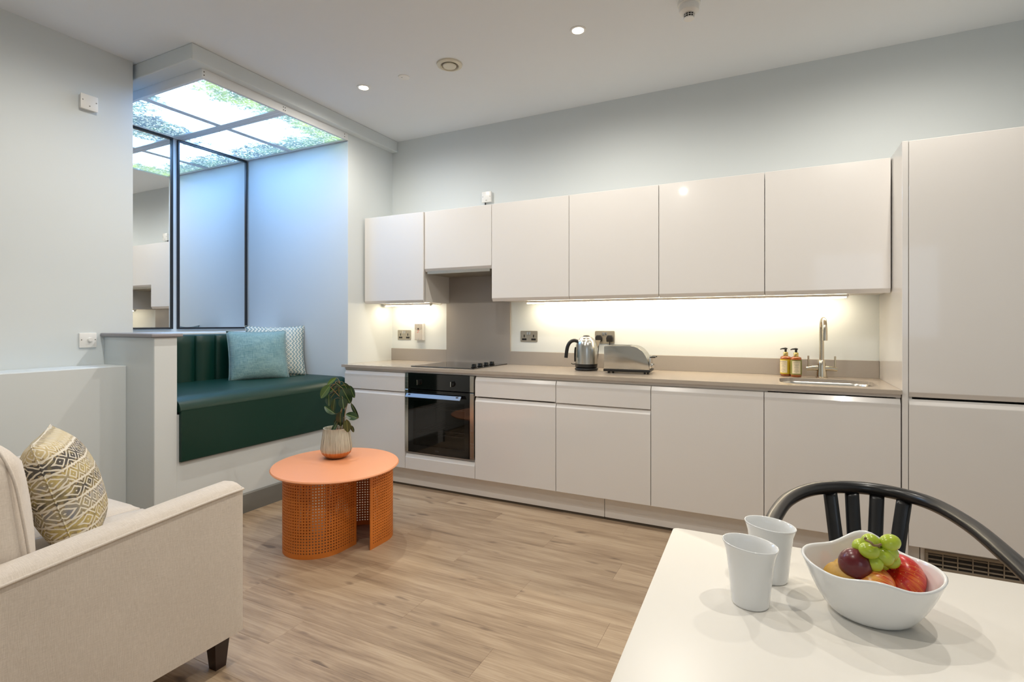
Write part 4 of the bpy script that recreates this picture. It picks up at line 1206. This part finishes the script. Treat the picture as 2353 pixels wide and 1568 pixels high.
for a, b_ in ((SXA + .128, xmid - .002), (xmid + .002, SXB - .128)):
    c = obj('seat_cushion', soft_box(a, b_, SYB + .15, SYF + .012, .326, .470, .03, .014), M['sofa'], t, smooth=180)
    z_ = .452; pts = [(a + .01, SYF + .006, z_), (b_ - .01, SYF + .006, z_)]
    obj('piping', tube(bmesh.new(), [(a + .004, SYB + .2, z_ + .003), (a + .004, SYF - .01, z_ + .003)] + pts + [(b_ - .004, SYF - .01, z_ + .003), (b_ - .004, SYB + .2, z_ + .003)], .004, 6), M['sofa'], c, smooth=180)
for a, b_ in ((SXA + .13, xmid - .004), (xmid + .004, SXB - .145)):
    c = obj('back_cushion', soft_box(a, b_, SYB + .17, SYB + .405, .470, .885, .06, .03, lean=.10), M['sofa'], t, smooth=180)
    for s_, yy in ((1, SYB + .345),):
        x_ = b_ + .004 if s_ > 0 else a
        pts = [(x_ - .002, yy + .03, .50), (x_ + .010, yy + .015, .60), (x_ + .014, yy + .0, .70), (x_ + .008, yy - .015, .80), (x_ - .012, yy - .035, .872), (x_ - .05, yy - .04, .888)]
        obj('piping', tube(bmesh.new(), spline(pts, 4), .0042, 6), M['sofa'], c, smooth=180)
def leg(cx, cy):
    bm = bmesh.new(); a = [bm.verts.new((cx + i * .029, cy + j * .029, .1255)) for i, j in ((-1, -1), (1, -1), (1, 1), (-1, 1))]
    b_ = [bm.verts.new((cx + i * .019, cy + j * .019, 0)) for i, j in ((-1, -1), (1, -1), (1, 1), (-1, 1))]
    bm.faces.new(a); bm.faces.new(b_)
    for k in range(4): bm.faces.new((a[k], a[(k + 1) % 4], b_[(k + 1) % 4], b_[k]))
    obj('leg', bm, M['dark_wood'], t)
for cx in (SXB - .070, SXA + .06):
    for cy in (SYF - .05, SYB + .06): leg(cx, cy)
# patterned cushion
pillow('throw_pillow', 'cream and ochre zigzag banded cushion standing on the sofa seat', M['aztec'],
       (-2.17, .915, .655), face_rot(62, 17), .42, .41, .20, 9, .03)

# ------------------------------------------------------------------ dining table
TZ = .75
t = thing('dining_table', 'white rectangular dining table with thin top in the right foreground', 'dining table', (.45, .70, 0))
bm = bmesh.new(); prism(bm, [(-.206, 1.252), (1.22, 1.275), (1.21, .36), (-.184, .36)], 'z', TZ - .025, TZ)
es = [e for e in bm.edges if abs(e.verts[0].co.z - e.verts[1].co.z) > .01]
bmesh.ops.bevel(bm, geom=es, offset=.012, segments=4, profile=.5, affect='EDGES')
es = [e for e in bm.edges if all(abs(v.co.z - TZ) < 1e-5 for v in e.verts)]
bmesh.ops.bevel(bm, geom=es, offset=.0015, segments=2, profile=.5, affect='EDGES')
obj('table_top', bm, M['table_white'], t, smooth=35)
obj('apron', box(box(box(box(bmesh.new(), -.12, 1.14, 1.16, 1.18, .66, TZ - .0255), -.12, 1.14, .42, .44, .66, TZ - .0255), -.12, -.10, .44, 1.16, .66, TZ - .0255), 1.12, 1.14, .44, 1.16, .66, TZ - .0255), M['table_white'], t)
for cx in (-.13, 1.15):
    for cy in (.43, 1.17): obj('leg', B(cx - .025, cx + .025, cy - .025, cy + .025, 0, TZ - .0255, .003), M['table_white'], t)

# ------------------------------------------------------------------ chair
t = thing('dining_chair', 'black bent hoop armchair with flat back slats behind the white table', 'chair', (.225, 1.68, 0))
hoop = [(-.016, 1.42, .672), (-.008, 1.50, .684), (.008, 1.62, .694), (.045, 1.765, .70), (.115, 1.893, .702), (.220, 1.968, .702), (.325, 1.966, .702), (.410, 1.893, .702), (.458, 1.74, .70), (.480, 1.57, .692), (.492, 1.47, .682), (.498, 1.40, .672)]
obj('hoop_rail', tube(bmesh.new(), spline(hoop, 7), .0195, 16, flat=1.0), M['chair_black'], t, smooth=180)
tops = [(.163, 1.935), (.225, 1.966), (.292, 1.970), (.357, 1.945)]
bots = [(.185, 1.845), (.226, 1.855), (.268, 1.855), (.310, 1.845)]
for (ax_, ay_), (bx_, by_) in zip(tops, bots):
    dxy = Vector((.0 , 1, 0))
    bm = bmesh.new(); pts = spline([(ax_, ay_, .690), ((ax_ + bx_) / 2, (ay_ + by_) / 2 + .006, .57), (bx_, by_, .452)], 5)
    tube(bm, pts, .0195, 12, flat=.30, up=(1, -.15, 0)); obj('back_slat', bm, M['chair_black'], t, smooth=180)
bm = bmesh.new(); N = 40
sc_ = []
for zz, ins in ((.430, .012), (.436, 0), (.452, 0), (.458, .012), (.452, .10)):
    sc_.append([bm.verts.new((.225 + (.225 - ins) * math.copysign(abs(math.cos(a)) ** .8, math.cos(a)), 1.66 + (.215 - ins) * math.copysign(abs(math.sin(a)) ** .8, math.sin(a)), zz)) for a in [2 * PI * i / N for i in range(N)]])
for a, b_ in zip(sc_, sc_[1:]):
    for i in range(N): bm.faces.new((a[i], a[(i + 1) % N], b_[(i + 1) % N], b_[i]))
bm.faces.new(sc_[0]); bm.faces.new(sc_[-1])
obj('seat', bm, M['chair_black'], t, smooth=60)
for (ax_, ay_, bx_, by_) in ((.06, 1.50, .02, 1.44), (.39, 1.50, .43, 1.44), (.08, 1.82, .02, 1.92), (.37, 1.82, .43, 1.92)):
    obj('leg', tube(bmesh.new(), [(ax_, ay_, .435), ((ax_ + bx_) / 2, (ay_ + by_) / 2, .22), (bx_, by_, 0)], [.016, .019, .012], 12), M['chair_black'], t, smooth=60)
for x_, sx in ((.43, 1), (.02, -1)):
    xe = .494 if sx > 0 else -.012
    obj('arm_post', tube(bmesh.new(), spline([(xe, 1.445, .668), (xe - sx * .03, 1.462, .60), (x_ - sx * .03, 1.52, .445)], 5), [.017] * 11, 12), M['chair_black'], t, smooth=60)

# ------------------------------------------------------------------ cups
def cup(x, y, lab, rz):
    t = thing('porcelain_cup', lab, 'cup', (x, y, TZ + .0003), (0, 0, rz), group=None)
    prof = [(0, .003), (.029, .003), (.030, .0), (.0315, .0005), (.0325, .004), (.0345, .03), (.0375, .065), (.0405, .088), (.0445, .1005), (.0455, .103), (.0447, .1045), (.0432, .1035), (.0400, .092), (.0368, .068), (.0335, .03), (.031, .009), (0, .007)]
    bm = lathe(bmesh.new(), prof, 48, close=False)
    for v in bm.verts:
        v.co.x *= .92; v.co.y *= .92; v.co.z *= .97; k = v.co.z / .1
        v.co.x *= 1 + .06 * k; v.co.z += k * k * v.co.x * -.10
    obj('cup_body', bm, M['porcelain'], t, smooth=180, local=True)
cup(-.034, .970, 'white porcelain cup without handle, nearer one beside the fruit bowl', TH)
cup(-.004, 1.080, 'white porcelain cup without handle, rear one partly behind the other', TH)

# ------------------------------------------------------------------ fruit bowl
bc = Vector((.142, 1.020, TZ + .0003))
t = thing('fruit_bowl', 'white porcelain wavy rimmed bowl holding fruit on the dining table', 'bowl', tuple(bc), (0, 0, R(2)))
def bowl_pt(a, k, off=0.0):
    """a: angle (local x = picture right, y = away); k 0..1 base to rim"""
    cx_, sy_ = math.cos(a), math.sin(a)
    hw, hd_, rb = .0985, .088, .050
    q = math.sin(a + R(4))                       # spouts away-left and towards-right
    peak = abs(q) ** 13
    rx = (rb + (hw - rb) * (k ** .66)) - off; ry = (rb * .9 + (hd_ - rb * .9) * (k ** .66)) - off
    st = 1 + .04 * peak * k * k
    z = .075 * k + k * k * (.028 * peak * (1 if q > 0 else .5) + .008 * abs(cx_) ** 2)
    return Vector((rx * cx_ * st, ry * sy_ * st, z))
bm = bmesh.new(); N = 72; rings = []
ks = [0, .04, .12, .22, .34, .48, .62, .76, .88, .96, 1.0]
for k in ks: rings.append([bm.verts.new(bowl_pt(2 * PI * i / N, k)) for i in range(N)])
rings.append([bm.verts.new(bowl_pt(2 * PI * i / N, 1.0, .0022) + Vector((0, 0, .002))) for i in range(N)])
for k in ks[::-1][:-1]:
    rings.append([bm.verts.new(bowl_pt(2 * PI * i / N, max(k, .06), .0048) + Vector((0, 0, .0 if k > .1 else .001))) for i in range(N)])
for a, b_ in zip(rings, rings[1:]):
    for i in range(N): bm.faces.new((a[i], a[(i + 1) % N], b_[(i + 1) % N], b_[i]))
bm.faces.new(rings[0]); bm.faces.new(rings[-1])
obj('bowl_body', bm, M['porcelain'], t, smooth=180, local=True)

def fruit_profile(bm, r_, squash=.92, dip=.22, n=28, m_=18):
    prof = []
    for i in range(m_ + 1):
        a = PI * i / m_
        rr = r_ * math.sin(a) ** .92 if 0 < i < m_ else 0
        z = -r_ * squash * math.cos(a)
        if a < .7: z += r_ * dip * (1 - a / .7) ** 1.5 * .7
        if a > PI - .8: z -= r_ * dip * (1 - (PI - a) / .8) ** 1.5 * 1.3
        rr *= 1 + .05 * math.sin(a / 2)
        prof.append((max(rr, 0), z))
    return lathe(bm, prof, n, close=False)
def apple(c, r_, rot, m, lab):
    t = thing('apple', lab, 'apple', tuple(c), rot)
    obj('skin', fruit_profile(bmesh.new(), r_), m, t, smooth=180, local=True)
    obj('stalk', tube(bmesh.new(), [(0, 0, r_ * .62), (.002, 0, r_ * .85), (.005, 0, r_ * 1.05)], .0013, 6), M['stem'], t, smooth=180, local=True)
def fp(u, v, z): return at(u, v, z)
apple(fp(2064, 1328, .805), .0365, (R(30), R(-40), 0), M['apple_a'], 'large red apple at the right of the fruit bowl')
apple(fp(2008, 1350, .801), .0320, (R(-20), R(-75), R(20)), M['apple_b'], 'red and yellow striped apple at the front of the fruit bowl')
t = thing('plum', 'dark red plum on top of the fruit in the bowl', 'plum', tuple(fp(1966, 1297, .833)), (R(15), R(25), R(-20)))
bm = sphere(bmesh.new(), (0, 0, 0), .0245, (1, .95, 1.08), 28, 20)
for v in bm.verts:
    g_ = math.exp(-(v.co.y / .004) ** 2) if v.co.x > 0 else 0
    v.co *= 1 - .03 * g_
obj('skin', bm, M['plum'], t, smooth=180, local=True)
for (u, v_, z_, r_, lab, rot) in ((1932, 1330, .800, .0265, 'golden brown pear at the left of the fruit bowl', (R(70), 0, R(30))), (1945, 1312, .803, .022, 'golden brown pear half hidden under the plum', (R(60), 0, R(-30)))):
    t = thing('pear', lab, 'pear', tuple(fp(u, v_, z_)), rot)
    prof = [(0, -r_ * .95)] + [(r_ * math.sin(R(a)) * (1 if a < 90 else (1 - (a - 90) / 200)), -r_ * math.cos(R(a)) * (1 if a < 90 else 1.45)) for a in range(15, 180, 15)] + [(0, r_ * 1.42)]
    obj('skin', lathe(bmesh.new(), prof, 24, close=False), M['pear'], t, smooth=180, local=True)
    obj('stalk', tube(bmesh.new(), [(0, 0, r_ * 1.38), (.002, 0, r_ * 1.65)], .0013, 6), M['stem'], t, smooth=180, local=True)
# grapes
gz = lambda zx, zy, z: fp(1800 + zx / 5.2275, 1180 + zy / 5.2275, z)
t = thing('grape_bunch', 'bunch of green grapes with brown stalk at the back of the fruit bowl', 'grapes', tuple(gz(1130, 450, .846)))
gl = [((1050, 345), .872, 1.1, 20), ((1035, 447), .862, 1.25, 10), ((1280, 352), .874, 1.25, -10), ((1262, 462), .858, 1.3, 50), ((1208, 522), .852, 1.25, 40), ((1095, 595), .842, 1.05, 80),
      ((940, 402), .860, 1.1, 0), ((1150, 410), .856, 1.1, 60), ((930, 465), .850, 1.1, 10), ((1290, 565), .840, 1.1, 0), ((1175, 590), .832, 1.1, 0), ((1020, 520), .836, 1.1, 0)]
for (zx, zy), z_, el_, an in gl:
    p = gz(zx, zy, z_)
    Mr = Matrix.Rotation(TH, 4, 'Z') @ Matrix.Rotation(R(an), 4, 'Y')
    obj('grape', sphere(bmesh.new(), p, .0128, (el_, 1, 1), 18, 12, M=Mr.to_3x3()), M['grape'], t, smooth=180)
stm = [gz(985, 290, .884), gz(990, 318, .880), gz(1040, 345, .882), gz(1085, 385, .878), gz(1140, 385, .874), gz(1180, 370, .876)]
obj('stalk', tube(bmesh.new(), spline(stm, 4), [.0008] + [.0019] * 20, 7), M['stem'], t, smooth=180)
obj('stalk', tube(bmesh.new(), [gz(1140, 385, .874), gz(1150, 412, .868)], .0018, 6), M['stem'], t, smooth=180)
obj('stalk', tube(bmesh.new(), [gz(1140, 385, .874), gz(1130, 450, .860), gz(1140, 500, .850)], .0014, 6), M['stem'], t, smooth=180)
